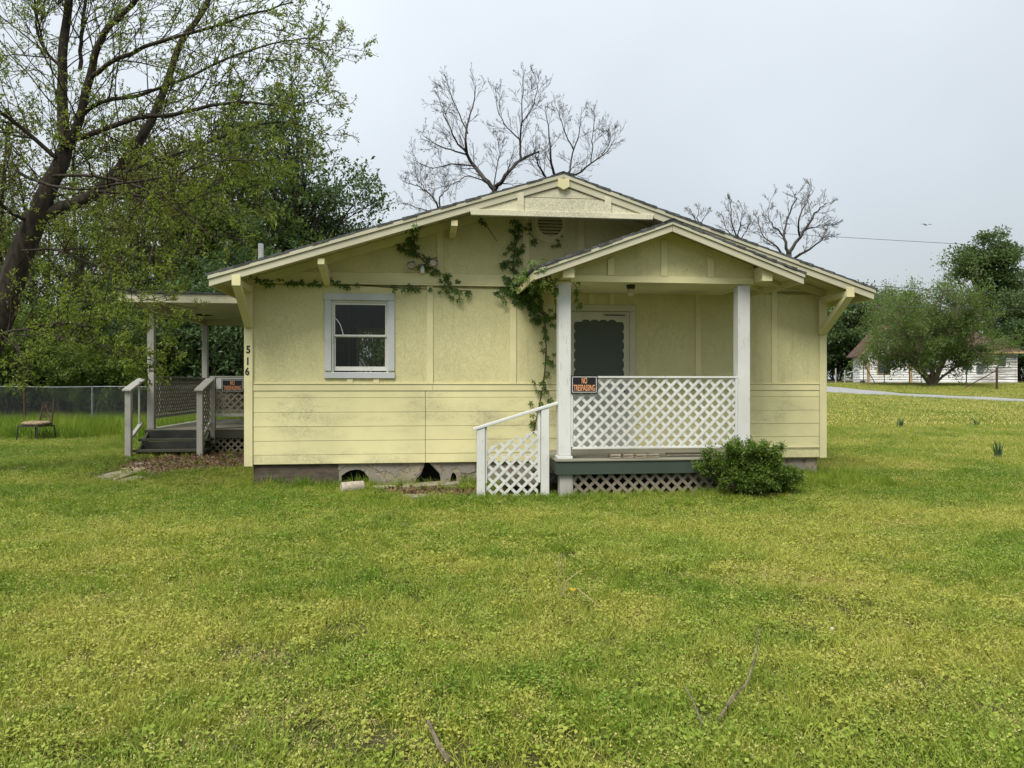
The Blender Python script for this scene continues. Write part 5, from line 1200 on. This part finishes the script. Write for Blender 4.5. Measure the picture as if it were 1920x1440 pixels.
# ------------------------------------------------------------------ far white house, its fence posts, wires, bird, shed
def far_house():
    Y0 = 68.0; ang = rad(-2); gx = P(1613, 0, Y0).x; g = 1.62
    e = empty('white_house', (gx, Y0, g), ang, 'old white clapboard house with peeling paint and brown roof across the road', 'house')
    t = NT('peeling_clapboard'); v = t.coord(); st = t.coord((.35, 1, 5))
    w = t.n('TexWave'); w.bands_direction = 'Z'; w.inputs['Scale'].default_value = 1.45; t.l(v, w.inputs['Vector'])
    a = t.noise(2.2, 6, .7, st); b = t.ramp(a, .54, .60)
    sx = t.n('SeparateXYZ'); t.l(v, sx.inputs[0]); rt = t.math('MULTIPLY', t.ramp(sx.outputs['X'], 8.5, 11.5), t.ramp(t.noise(1.3, 5, .7, st), .42, .56))
    col = t.mix(t.math('MAXIMUM', b, rt), (.82, .82, .80, 1), (.30, .29, .27, 1)); t.col(col); t.rough(.8, .2); t.bump(w.outputs['Fac'], .8, .03); M['peeling_clapboard'] = t.m
    simple('far_roof', (.105, .062, .050), .9, .2, var=.3, scale=3, bump=.4, bscale=12, bdist=.02); simple('raw_trim', (.42, .30, .16), .8, .2, var=.3, scale=3)
    L, h, D = 13.7, 2.75, 7.0; gw_ = 4.4; GD = 1.6
    # front gable wing at left and long wing
    MB().prism([(0, 0), (gw_, 0), (gw_, h), (gw_ / 2, h + 2.35), (0, h)], 0, .2).box(0, .2, .2, GD, 0, h).build('gable_wing_wall', 'peeling_clapboard', e)
    MB().box(gw_, L, .25, .45, 0, h).box(L - .2, L, .45, D, 0, h).box(gw_, L - .2, D - .2, D, 0, h).box(gw_ - .2, gw_, GD, D, 0, h).box(.2, gw_ - .2, GD - .2, GD, 0, h).build('long_wing_wall', 'peeling_clapboard', e)
    for s in (-1, 1):
        c = gw_ / 2; ue = c + s * (c + .45); ze = h - .42
        MB().prism([(ue, ze), (c, h + 2.42), (c, h + 2.32), (ue, ze - .1)], -.55, GD + .4).build('gable_roof', 'far_roof', e)
        MB().prism([(ue, ze - .09), (c, h + 2.31), (c, h + 2.12), (ue, ze - .26)], -.6, -.54).build('bargeboard', 'raw_trim', e)
        MB().prism([(c + s * (c - .1), h - .25), (c, h + 1.95), (c, h + 1.78), (c + s * (c - .1), h - .42)], -.05, -.005).build('frieze_board', 'raw_trim', e)
    # hipped long roof
    x0, x1, y0, y1, ze, zr = gw_ * .6, L + .45, -.25, D + .4, h - .02, h + 2.2
    MB().add([(x0, y0, ze), (x1, y0, ze), (x1, y1, ze), (x0, y1, ze), (x0, (y0 + y1) / 2, zr), (x1 - 2.6, (y0 + y1) / 2, zr)], [(0, 1, 5, 4), (1, 2, 5), (2, 3, 4, 5), (0, 3, 2, 1)]).build('long_roof', 'far_roof', e)
    MB().box(gw_ + .1, L + .42, -.24, -.18, ze - .17, ze - .01).build('eave_board', 'raw_trim', e)
    MB().box(gw_ - .15, gw_ + .1, -.03, .2, 0, h).build('corner_board', 'raw_trim', e); MB().box(L - .12, L + .03, .2, .27, 0, h).build('corner_board', 'peeling_clapboard', e)
    for x, w_, z0, z1 in ((2.0, .95, .85, 2.35), (5.6, 1.15, .9, 2.35), (9.4, .8, 1.1, 2.3), (12.4, .62, 1.45, 2.15)):
        y = -.02 if x < gw_ else .23; k = empty('window', (0, 0, 0)); k.parent = e
        MB().box(x - w_ / 2 - .08, x + w_ / 2 + .08, y - .04, y + .05, z0 - .1, z1 + .1).build('frame', 'peeling_clapboard' if x > 5 else 'raw_trim', k)
        for a_, b_ in ((z0, (z0 + z1) / 2 - .02), ((z0 + z1) / 2 + .02, z1)): MB().box(x - w_ / 2, x + w_ / 2, y - .06, y - .041, a_, b_).build('pane', 'window_dark', k)
    for x in (11.82, 12.98):
        k = MB().box(x - .2, x + .2, .18, .245, 1.4, 2.2).build('shutter', 'peeling_clapboard', e)
        for q in range(6): MB().box(x - .16, x + .16, .165, .18, 1.46 + q * .12, 1.52 + q * .12).build('slat', 'peeling_clapboard', k)
    MB().box(10.2, 10.8, .1, .248, .9, 1.7).build('meter_box', 'galvanised', e); MB().tube([(11.1, .15, 1.0), (11.1, .15, 3.6)], .04, 6).build('conduit', 'galvanised', e)
    MB().box(0, L, .22, .40, -.5, .0).build('foundation', 'plaster', e)
    MB().box(-1.6, .4, -1.2, -.05, .18, .28).build('porch_floor', 'grey_wood', e)
    for x in (.2,): MB().box(x - .09, x + .09, -1.3, -1.12, -.3, 1.9).build('porch_post', 'raw_trim', e)
    MB().tube([(-1.6, -1.2, .85), (-.7, -1.2, 1.05), (.15, -1.2, 1.5)], .05, 5).build('porch_rail', 'grey_wood', e)
    MB().tube([(.45, -.06, 1.75), (.45, -.25, 1.75)], [.26, .26], 14).build('satellite_dish', 'black_metal', e)
simple('window_dark', (.06, .07, .075), .15, .6, var=.3, scale=2)
far_house()
gp = 'posts of the ruined yard fence'
for px, Y, hh, lab, w in ((1567, 64, 1.3, 'leftmost low grey post by the white house porch', .12), (1584, 64, 1.15, 'stubby post just left of the white house corner', .1), (1619, 63, 1.9, 'dark metal post nearest the white house porch steps', .07), (1658, 63, 1.9, 'dark metal post below the left window of the white house', .07), (1705, 62, 1.9, 'dark metal post left of the spreading tree trunk', .07), (1727, 62, 1.4, 'pale thin post just left of the spreading tree trunk', .06), (1812, 60, 1.9, 'grey wooden post right of the spreading tree', .1), (1869, 54, 1.6, 'thick dark corner post nearest the road', .16)):
    o = Pg(px, Y); e = empty('fence_post', o, 0, lab, 'post', gp); m_ = 'rusty' if 'dark' in lab else 'grey_wood'
    MB().prismz([(w / 2 * math.cos(a), w / 2 * math.sin(a)) for a in np.linspace(.2, 6.48, 8, endpoint=False)], -.3, hh).build('post_shaft', m_, e, .008)
    if px in (1619, 1869):
        s = 1 if px == 1619 else -1; MB().tube([(0, 0, hh - .2), (s * (.95 if s > 0 else 1.9), 1.0 if s < 0 else 0, .05)], .035, 5).build('brace', m_, e)
# overhead wires
def wire(name, a, b, sag, r, label, n=24):
    a, b = Vector(a), Vector(b); pts = [a.lerp(b, t) - Vector((0, 0, 4 * sag * t * (1 - t))) for t in np.linspace(0, 1, n)]
    e = empty(name, a, 0, label, 'cable', 'overhead wires'); MB().tube([p - a for p in pts], r, 4, False).build('cable', 'black_metal', e)
def thru(px1, py1, Y1, px2, py2, Y2, ext0, ext1):
    a, b = P(px1, py1, Y1), P(px2, py2, Y2); d = b - a; return a - d * ext0, b + d * ext1
a, b = thru(1550, 440, 46, 1920, 461, 40, 1.2, .8); wire('overhead_wire', a, b, .1, .012, 'topmost thin overhead wire crossing the pale sky at right')
a, b = thru(1640, 534, 52, 1920, 549, 46, 1.2, .8); wire('overhead_wire', a, b, .1, .018, 'middle overhead wire crossing the spreading tree crown')
a, b = thru(1560, 568, 50, 1920, 579, 44, 1.2, .8); wire('overhead_wire', a, b, .1, .014, 'lowest overhead wire in front of the spreading tree')
a, b = P(210, 538, 19), P(415, 554, 16.4); wire('overhead_wire', a, b, .05, .012, 'pale cable sagging above the side porch roof')
# bird
bp = P(1737, 422, 70); be = empty('bird', bp, rad(10), 'small dark bird gliding in the sky at right', 'bird')
MB().add([(0, -.16, 0), (.05, 0, .03), (-.05, 0, .03), (0, 0, -.05), (.03, .22, 0), (-.03, .22, 0)], [(0, 1, 2), (0, 3, 1), (0, 2, 3), (1, 4, 5, 2), (1, 3, 4), (3, 5, 4), (2, 5, 3)]).build('body', 'black_metal', be)
for s in (-1, 1): MB().add([(s * .04, -.06, .02), (s * .30, -.10, .10), (s * .62, .02, .06), (s * .30, .08, .09), (s * .04, .10, .02), (s * .3, 0, .06)], [(0, 1, 3, 4), (1, 2, 3), (0, 4, 3, 5), (0, 5, 1), (1, 5, 2), (5, 3, 2)]).build('wing', 'black_metal', be)
# small white shed behind the house, seen through both windows
so = Pg(676, 36); se = empty('white_shed', so, rad(20), 'small white gabled shed glimpsed through the window', 'shed')
z0 = P(0, 680, 36).z - so.z - .2; z1 = P(0, 668, 36).z - so.z
MB().prism([(-.45, -.2), (.45, -.2), (.45, z1 - .35), (0, z1), (-.45, z1 - .35)], 0, 2).build('wall', 'white_plastic', se)
for s in (-1, 1): MB().prism([(s * .55, z1 - .42), (0, z1 + .04), (0, z1 + .1), (s * .55, z1 - .36)], -.1, 2.1).build('roof', 'galvanised', se)

# ------------------------------------------------------------------ lawn: tufts spread by geometry nodes
def tuft_mesh(name, kind, seed, lush=False):
    rg = np.random.default_rng(seed); V, Q, Tn = [], [], []
    def blade(p, d, L, w, bend, mi):
        s = np.cross(d, [0, 0, 1.]); ns = np.linalg.norm(s); s = s / ns if ns > 1e-3 else np.array([1., 0, 0]); a = rg.uniform(0, 6.28)
        s = s * math.cos(a) + np.cross(d, s) * math.sin(a); hd = np.array([d[0], d[1], 0]); b = len(V)
        mid = p + d * L * .55; tip = p + d * L + hd * bend * L + np.array([0, 0, -bend * L * .35])
        V.extend([p - s * w, p + s * w, mid + s * w * .8, mid - s * w * .8, tip]); Q.append(((b, b + 1, b + 2, b + 3), mi)); Q.append(((b + 3, b + 2, b + 4), mi))
    def rnd(g): a = rg.uniform(0, 6.28); d = np.array([math.cos(a) * g, math.sin(a) * g, 1.]); return d / np.linalg.norm(d)
    def leafq(p, L, tilt, mi):
        a = rg.uniform(0, 6.28); d = np.array([math.cos(a), math.sin(a), tilt]); d /= np.linalg.norm(d); s = np.array([-math.sin(a), math.cos(a), rg.normal(0, .3)]); b = len(V)
        V.extend([p, p + d * L * .5 + s * L * .38, p + d * L, p + d * L * .5 - s * L * .38]); Q.append(((b, b + 1, b + 2, b + 3), mi))
    if kind == 'grass':
        for i in range(30):
            r = rg.uniform(0, .07); a = rg.uniform(0, 6.28); blade(np.array([r * math.cos(a), r * math.sin(a), -.01]), rnd(rg.uniform(.1, 1.0)), rg.uniform(.035, .11), .0019, rg.uniform(.1, .5), 0)
    elif kind == 'weed':       # chickweed: low leaves with pale seed tips
        for i in range(22):
            r = rg.uniform(0, .07); a = rg.uniform(0, 6.28); z = rg.uniform(.004, .045); leafq(np.array([r * math.cos(a), r * math.sin(a), z]), rg.uniform(.010, .022), rg.normal(.3, .4), 0)
        for i in range(9):
            r = rg.uniform(0, .06); a = rg.uniform(0, 6.28); p = np.array([r * math.cos(a), r * math.sin(a), 0]); d = rnd(rg.uniform(.1, .6)); L = rg.uniform(.04, .075); blade(p, d, L, .0009, .1, 0)
            for _ in range(2): leafq(p + d * L + rg.normal(0, .004, 3), rg.uniform(.005, .009), rg.normal(.5, .4), 1)
    elif kind == 'clover':
        for i in range(30):
            r = rg.uniform(0, .08) ; a = rg.uniform(0, 6.28); leafq(np.array([r * math.cos(a), r * math.sin(a), rg.uniform(.008, .05)]), rg.uniform(.012, .026), rg.normal(.1, .3), 0)
        for i in range(5): blade(np.array([rg.normal(0, .03), rg.normal(0, .03), 0]), rnd(.6), rg.uniform(.05, .09), .0018, .3, 0)
    elif kind == 'dry':
        for i in range(14):
            r = rg.uniform(0, .06); a = rg.uniform(0, 6.28); blade(np.array([r * math.cos(a), r * math.sin(a), .0]), rnd(rg.uniform(.6, 2.5)), rg.uniform(.03, .07), .0016, .2, 1)
        for i in range(12):
            r = rg.uniform(0, .06); a = rg.uniform(0, 6.28); leafq(np.array([r * math.cos(a), r * math.sin(a), rg.uniform(.01, .05)]), rg.uniform(.006, .012), rg.normal(.3, .5), 1)
    elif kind == 'tall':
        for i in range(24):
            r = rg.uniform(0, .10); a = rg.uniform(0, 6.28); blade(np.array([r * math.cos(a), r * math.sin(a), -.01]), rnd(rg.uniform(.05, .5)), rg.uniform(.12, .30), .0032, rg.uniform(.1, .5), 0)
    elif kind == 'far':        # coarse tuft for distant lawn
        for i in range(26):
            r = rg.uniform(0, .20); a = rg.uniform(0, 6.28); blade(np.array([r * math.cos(a), r * math.sin(a), -.01]), rnd(rg.uniform(.1, .8)), rg.uniform(.05, .10), .006, rg.uniform(.1, .4), 0)
        for i in range(7):
            r = rg.uniform(0, .2); a = rg.uniform(0, 6.28); leafq(np.array([r * math.cos(a), r * math.sin(a), rg.uniform(.03, .08)]), rg.uniform(.012, .03), rg.normal(.3, .4), 1)
    me = bpy.data.meshes.new(name); me.from_pydata([tuple(v) for v in V], [], [q for q, _ in Q]); me.materials.append(M['grass_deep' if lush else 'grass_green']); me.materials.append(M['grass_pale'])
    me.polygons.foreach_set('material_index', [m for _, m in Q]); return me
def grassmat(name, ga, gb, ya, yb, trans):
    t = NT(name); g = t.n('NewGeometry'); oi = t.n('ObjectInfo')
    pos = t.n('VectorMath', operation='MULTIPLY'); pos.inputs[1].default_value = (1, 1, 0); t.l(oi.outputs['Location'], pos.inputs[0])
    a = t.noise(.55, 4, .6, pos.outputs[0]); b = t.noise(3.0, 3, .6, pos.outputs[0])
    r = oi.outputs['Random']
    grn = t.mix(r, ga, gb); yel = t.mix(r, ya, yb)
    m = t.ramp(t.math('ADD', t.math('MULTIPLY', a, .65), t.math('MULTIPLY', b, .35)), .40, .58)
    col = t.mix(m, grn, yel); col = t.mix(t.math('MULTIPLY', g.outputs['Random Per Island'], .28), col, tuple(x * 1.5 for x in yb[:3]) + (1,))
    t.col(col); t.rough(.55, .25)
    tl = t.n('BsdfTranslucent'); t.l(col, tl.inputs[0]); mx = t.n('MixShader'); mx.inputs[0].default_value = trans
    t.l(t.b.outputs[0], mx.inputs[1]); t.l(tl.outputs[0], mx.inputs[2]); t.l(mx.outputs[0], t.out.inputs[0]); M[name] = t.m
grassmat('grass_green', (.115, .205, .017, 1), (.205, .310, .030, 1), (.262, .312, .036, 1), (.395, .385, .078, 1), .27)
grassmat('grass_deep', (.060, .140, .010, 1), (.125, .225, .020, 1), (.15, .225, .020, 1), (.23, .30, .034, 1), .28)
grassmat('grass_pale', (.32, .345, .085, 1), (.42, .42, .12, 1), (.45, .41, .12, 1), (.54, .45, .19, 1), .33)
def scatter_obj(name, pts, scl, idx, meshes, label, cat, kind='stuff'):
    """points with per-point scale and kind, instanced through geometry nodes"""
    me = bpy.data.meshes.new(name); me.vertices.add(len(pts)); me.vertices.foreach_set('co', pts.astype(np.float32).ravel())
    for nm, ty, arr in (('scl', 'FLOAT', scl), ('idx', 'INT', idx), ('rot', 'FLOAT_VECTOR', None)):
        at = me.attributes.new(nm, ty, 'POINT')
        if ty == 'FLOAT': at.data.foreach_set('value', arr.astype(np.float32))
        elif ty == 'INT': at.data.foreach_set('value', arr.astype(np.int32))
        else:
            rr = np.zeros((len(pts), 3), np.float32); rr[:, 2] = R.uniform(0, 6.283, len(pts)); rr[:, :2] = R.normal(0, .12, (len(pts), 2)); at.data.foreach_set('vector', rr.ravel())
    c = bpy.data.collections.new(name + '_kinds')
    for i, m in enumerate(meshes): c.objects.link(bpy.data.objects.new('%s_kind_%02d' % (name, i), m))
    o = link(name, me); tag(o, label, cat, None, kind)
    ng = bpy.data.node_groups.new(name, 'GeometryNodeTree'); ng.interface.new_socket('Geometry', in_out='INPUT', socket_type='NodeSocketGeometry'); ng.interface.new_socket('Geometry', in_out='OUTPUT', socket_type='NodeSocketGeometry')
    N = ng.nodes; gi_ = N.new('NodeGroupInput'); go = N.new('NodeGroupOutput'); ip = N.new('GeometryNodeInstanceOnPoints'); ci = N.new('GeometryNodeCollectionInfo')
    ci.inputs['Collection'].default_value = c; ci.inputs['Separate Children'].default_value = True; ci.inputs['Reset Children'].default_value = True
    ip.inputs['Pick Instance'].default_value = True
    def attr(nm, ty): x = N.new('GeometryNodeInputNamedAttribute'); x.data_type = ty; x.inputs['Name'].default_value = nm; return x.outputs['Attribute']
    Lk = ng.links.new; Lk(gi_.outputs[0], ip.inputs['Points']); Lk(ci.outputs[0], ip.inputs['Instance']); Lk(attr('scl', 'FLOAT'), ip.inputs['Scale']); Lk(attr('idx', 'INT'), ip.inputs['Instance Index'])
    Lk(attr('rot', 'FLOAT_VECTOR'), ip.inputs['Rotation']); Lk(ip.outputs[0], go.inputs[0])
    md = o.modifiers.new('scatter', 'NODES'); md.node_group = ng; return o
def wob(x, y): return .5 + .25 * np.sin(x * .9 + 1.3 * np.sin(y * .7)) + .25 * np.sin(y * 1.3 + 1.1 * np.sin(x * 1.1 + 2))
LIT = [(Hpt(-1.45, -3.3, 0), 1.75, 1.75), (Vector((-.85, 10.42, 0)), 1.15, .46)]          # leaf litter beds: centre, half sizes
def litter_mask(x, y):
    m = np.zeros(np.shape(x))
    for c, a, b in LIT: m = np.maximum(m, 1 - sstep(.55, 1.05, np.sqrt(((x - c.x) / a) ** 2 + ((y - c.y) / b) ** 2) + .22 * (wob(x * 4, y * 4) - .5)))
    return m
def lawn():
    rg = np.random.default_rng(91)
    def band(y0, y1, dens, wl_, wr_):
        n = int(dens * (y1 - y0) * ((wl_ + wr_) / 1.)); y = rg.uniform(y0, y1, n); x = rg.uniform(-wl_, wr_, n); return x, y
    xs, ys, sc, ix = [], [], [], []
    def put(x, y, s, kinds, pr):
        ok = ~in_house(x, y) & ~on_road(x, y)
        u, v = to_house(x, y); ok &= ~((u > 4.3) & (u < 7.1) & (v > -.1) & (v < 1.5)) & ~((u > 3.6) & (u < 4.35) & (v > -.1) & (v < 1.25))
        ok &= ~((u > -3.3) & (u < 0) & (v < -4.6) & (v > -9.2)); ok &= rg.random(len(x)) > litter_mask(x, y) * .96
        dp = np.zeros(len(x))
        for c in FLATS: dp = np.maximum(dp, 1 - sstep(.75, 1.25, np.hypot(x - c[0], y - c[1]) / c[2]))
        ok &= rg.random(len(x)) > dp * .85
        bare_ = (wob(x * 2.1 + 3, y * 2.3) * .6 + wob(x * 5.3, y * 4.7 + 1) * .4 > .755) & (y < 10.4); ok &= ~(bare_ & (rg.random(len(x)) < .5))
        x, y, s = x[ok], y[ok], s[ok]; w = wob(x * .8, y * .8 + 2); k = rg.random(len(x)); pr = np.asarray(pr, float)
        j = np.searchsorted(np.cumsum(pr / pr.sum()), k); kk = np.asarray(kinds)[np.minimum(j, len(kinds) - 1)]
        u, v = to_house(x, y); dryp = .5 * sstep(.60, .88, .6 * wob(x * 1.7 + 5, y * 1.9) + .4 * wob(x * 4.3, y * 3.9 + 3)) * (y < 30); kk = np.where((rg.random(len(x)) < dryp) & (kk < 9), 8, kk)
        deep_share = np.maximum((1 - sstep(1.9, 3.0, v + .5 * (wob(x * 2, y * 2) - .5))) * (v > -.3), (1 - sstep(-5.5, -3.2, x)) * sstep(10.2, 12.5, y)) * .85  # darker green tufts along the front wall and in the left yard
        deep_share = np.maximum(deep_share, .6 * sstep(.50, .75, .6 * wob(x * .9 + 9, y * 1.1 + 4) + .4 * wob(x * 2.7, y * 2.9)))
        lk = rg.random(len(x)) < deep_share; mp_ = np.array([13, 14, 13, 16, 16, 16, 15, 15, 13, 17, 17, 18, 18] + list(range(13, 19))); kk = np.where(lk, mp_[kk], kk)
        xs.append(x); ys.append(y); sc.append(s); ix.append(kk)
    # kinds: 0-2 grass, 3-5 weed, 6-7 clover, 8 dry, 9-10 tall, 11-12 far
    KN = [0, 1, 2, 3, 4, 5, 6, 7, 8]; PR = [.19, .18, .18, .10, .10, .08, .06, .06, .05]
    for y0, y1, d, m in ((2.2, 4.0, 520, 1.1), (4.0, 6.0, 480, 1.2), (6.0, 8.5, 420, 1.3), (8.5, 11.2, 380, 1.5)):
        half = y1 * .72 + m; x, y = band(y0, y1, d, half, half); s = rg.uniform(.7, 1.25, len(x)) * (1 if y0 < 6 else 1.2)
        put(x, y, s, KN, PR)
    # behind the front line: left yard and right lawn
    x, y = band(11.2, 24, 300, 20, 0); f = x < -2.0; put(x[f], y[f], rg.uniform(1.0, 1.5, f.sum()), KN, PR)
    x, y = band(11.2, 22, 230, 0, 19); f = (x > 3.5) & (x < y * .8 + 2); put(x[f], y[f], rg.uniform(1.2, 1.9, f.sum()), KN, PR)
    x, y = band(22, 62, 55, 0, 52); f = (x > 7) & (x < y * .75 + 3); put(x[f], y[f], rg.uniform(1.1, 1.9, f.sum()), [11, 12], [.5, .5])
    # scattered longer tufts and weed rosettes in the front lawn
    x, y = band(2.4, 11, 7, 9, 9); f = wob(x * 1.2 + 4, y * 1.4) > .45; put(x[f], y[f], rg.uniform(.28, .55, f.sum()), [9, 10, 17], [.35, .35, .3])
    x, y = band(2.4, 11, 9, 9, 9); f = wob(x * 1.5, y * 1.1 + 7) > .5; put(x[f], y[f], rg.uniform(.9, 1.35, f.sum()), [6, 7, 15], [.35, .35, .3])
    # tall growth: fence line, along the foundation and porch
    x, y = band(16.5, 24, 150, 22, -4.5); f = rg.random(len(x)) < sstep(17.8, 20.0, y); put(x[f], y[f], rg.uniform(1.0, 2.1, f.sum()), [17, 17, 9], [.5, .4, .1])
    n = 2000; u = rg.uniform(-.2, 9.2, n); v = np.abs(rg.normal(.12, .10, n)); q = np.array([Hpt(a, b, 0) for a, b in zip(u, v)]); put(q[:, 0], q[:, 1], rg.uniform(.4, .8, n) * np.where(np.arange(n) % 3 == 0, 1., 1.3), [9, 10, 6, 7], [.1, .1, .4, .4])
    n = 500; u = rg.uniform(3.2, 7.6, n); v = 1.62 + np.abs(rg.normal(0, .09, n)); q = np.array([Hpt(a, b, 0) for a, b in zip(u, v)]); put(q[:, 0], q[:, 1], rg.uniform(.4, .8, n), [9, 10, 6, 7], [.25, .25, .25, .25])
    n = 500; u = rg.uniform(7.0, 9.2, n); v = rg.uniform(.0, 1.2, n); q = np.array([Hpt(a, b, 0) for a, b in zip(u, v)]); put(q[:, 0], q[:, 1], rg.uniform(.5, 1., n), [9, 10], [.5, .5])
    n = 2500; y = rg.uniform(25, 60, n); x = road_x(y) - 2.4 - np.abs(rg.normal(0, .5, n)); put(x, y, rg.uniform(.4, 1.0, n), [9, 10], [.5, .5])
    x, y, s, i = map(np.concatenate, (xs, ys, sc, ix)); pts = np.stack([x, y, ground_z(x, y)], 1)
    kinds = [tuft_mesh('tuft_%d' % k, nm, 100 + k) for k, nm in enumerate(['grass'] * 3 + ['weed'] * 3 + ['clover'] * 2 + ['dry'] + ['tall'] * 2 + ['far'] * 2)]
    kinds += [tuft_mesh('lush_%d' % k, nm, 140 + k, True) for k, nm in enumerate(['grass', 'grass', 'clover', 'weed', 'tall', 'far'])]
    scatter_obj('lawn_grass', pts, s, i, kinds, 'short yellow green grass, chickweed and clover covering the yard', 'grass'); print('tufts', len(x))
lawn()
def litter():
    rg = np.random.default_rng(95); P_ = []
    for c, a, b in LIT:
        n = 5200 if b > 1 else 1500; x = c.x + rg.uniform(-1.1, 1.1, n) * a; y = c.y + rg.uniform(-1.1, 1.1, n) * b; f = rg.random(n) < litter_mask(x, y); P_.append(np.stack([x[f], y[f]], 1))
    p = np.concatenate(P_); x, y = p[:, 0], p[:, 1]; f = ~in_house(x, y); x, y = x[f], y[f]; n = len(x)
    T = np.stack([x, y, ground_z(x, y) + rg.uniform(.01, .04, n), rg.normal(0, 1, n), rg.normal(0, 1, n), rg.normal(.1, .15, n)], 1)
    o = link('leaf_litter', leaf_mesh('leaf_litter', T, rg, 1, .065, .55, .0), 'dry_leaf'); tag(o, 'brown dead leaves lying by the side steps and stair rail', 'leaves', None, 'stuff')
    for k, (c, a, b) in enumerate(LIT):
        th = np.linspace(0, 6.283, 40, endpoint=False); xx = c.x + a * .8 * np.cos(th) * (1 + .1 * np.sin(3 * th)); yy = c.y + b * .8 * np.sin(th) * (1 + .1 * np.cos(4 * th))
        V = [(c.x, c.y, float(ground_z(c.x, c.y)) + .012)] + [(X_, Y_, float(ground_z(X_, Y_)) + .006) for X_, Y_ in zip(xx, yy)]
        o = MB().add(V, [(0, i + 1, (i + 1) % 40 + 1) for i in range(40)]).build('bare_earth', 'dirt'); tag(o, ('bare brown earth under dead leaves before the side steps', 'bare brown earth under dead leaves beside the stair rail')[k], None, None, 'structure')
    # pale clover heads and small white scraps in the grass
    gc = 'white clover heads in the grass'
    me = bpy.data.meshes.new('clover_head'); bm = bmesh.new(); bmesh.ops.create_icosphere(bm, subdivisions=1, radius=.010); bm.to_mesh(me); bm.free(); me.materials.append(M['clover_white'])
    for px, py in ((56, 852), (222, 855), (12, 862), (214, 910), (40, 892), (480, 911), (515, 907), (712, 927), (654, 918), (1295, 925), (140, 848), (120, 870), (1560, 1195), (1565, 910), (1530, 905), (300, 925)):
        q = lawn_at(px, py); q.z += .05; o = link('clover_head', me); o.location = q; s = 1 + .5 * R.random(); o.scale = (s, s, s); tag(o, 'tiny white clover head standing in the grass', 'flower', gc)
litter()
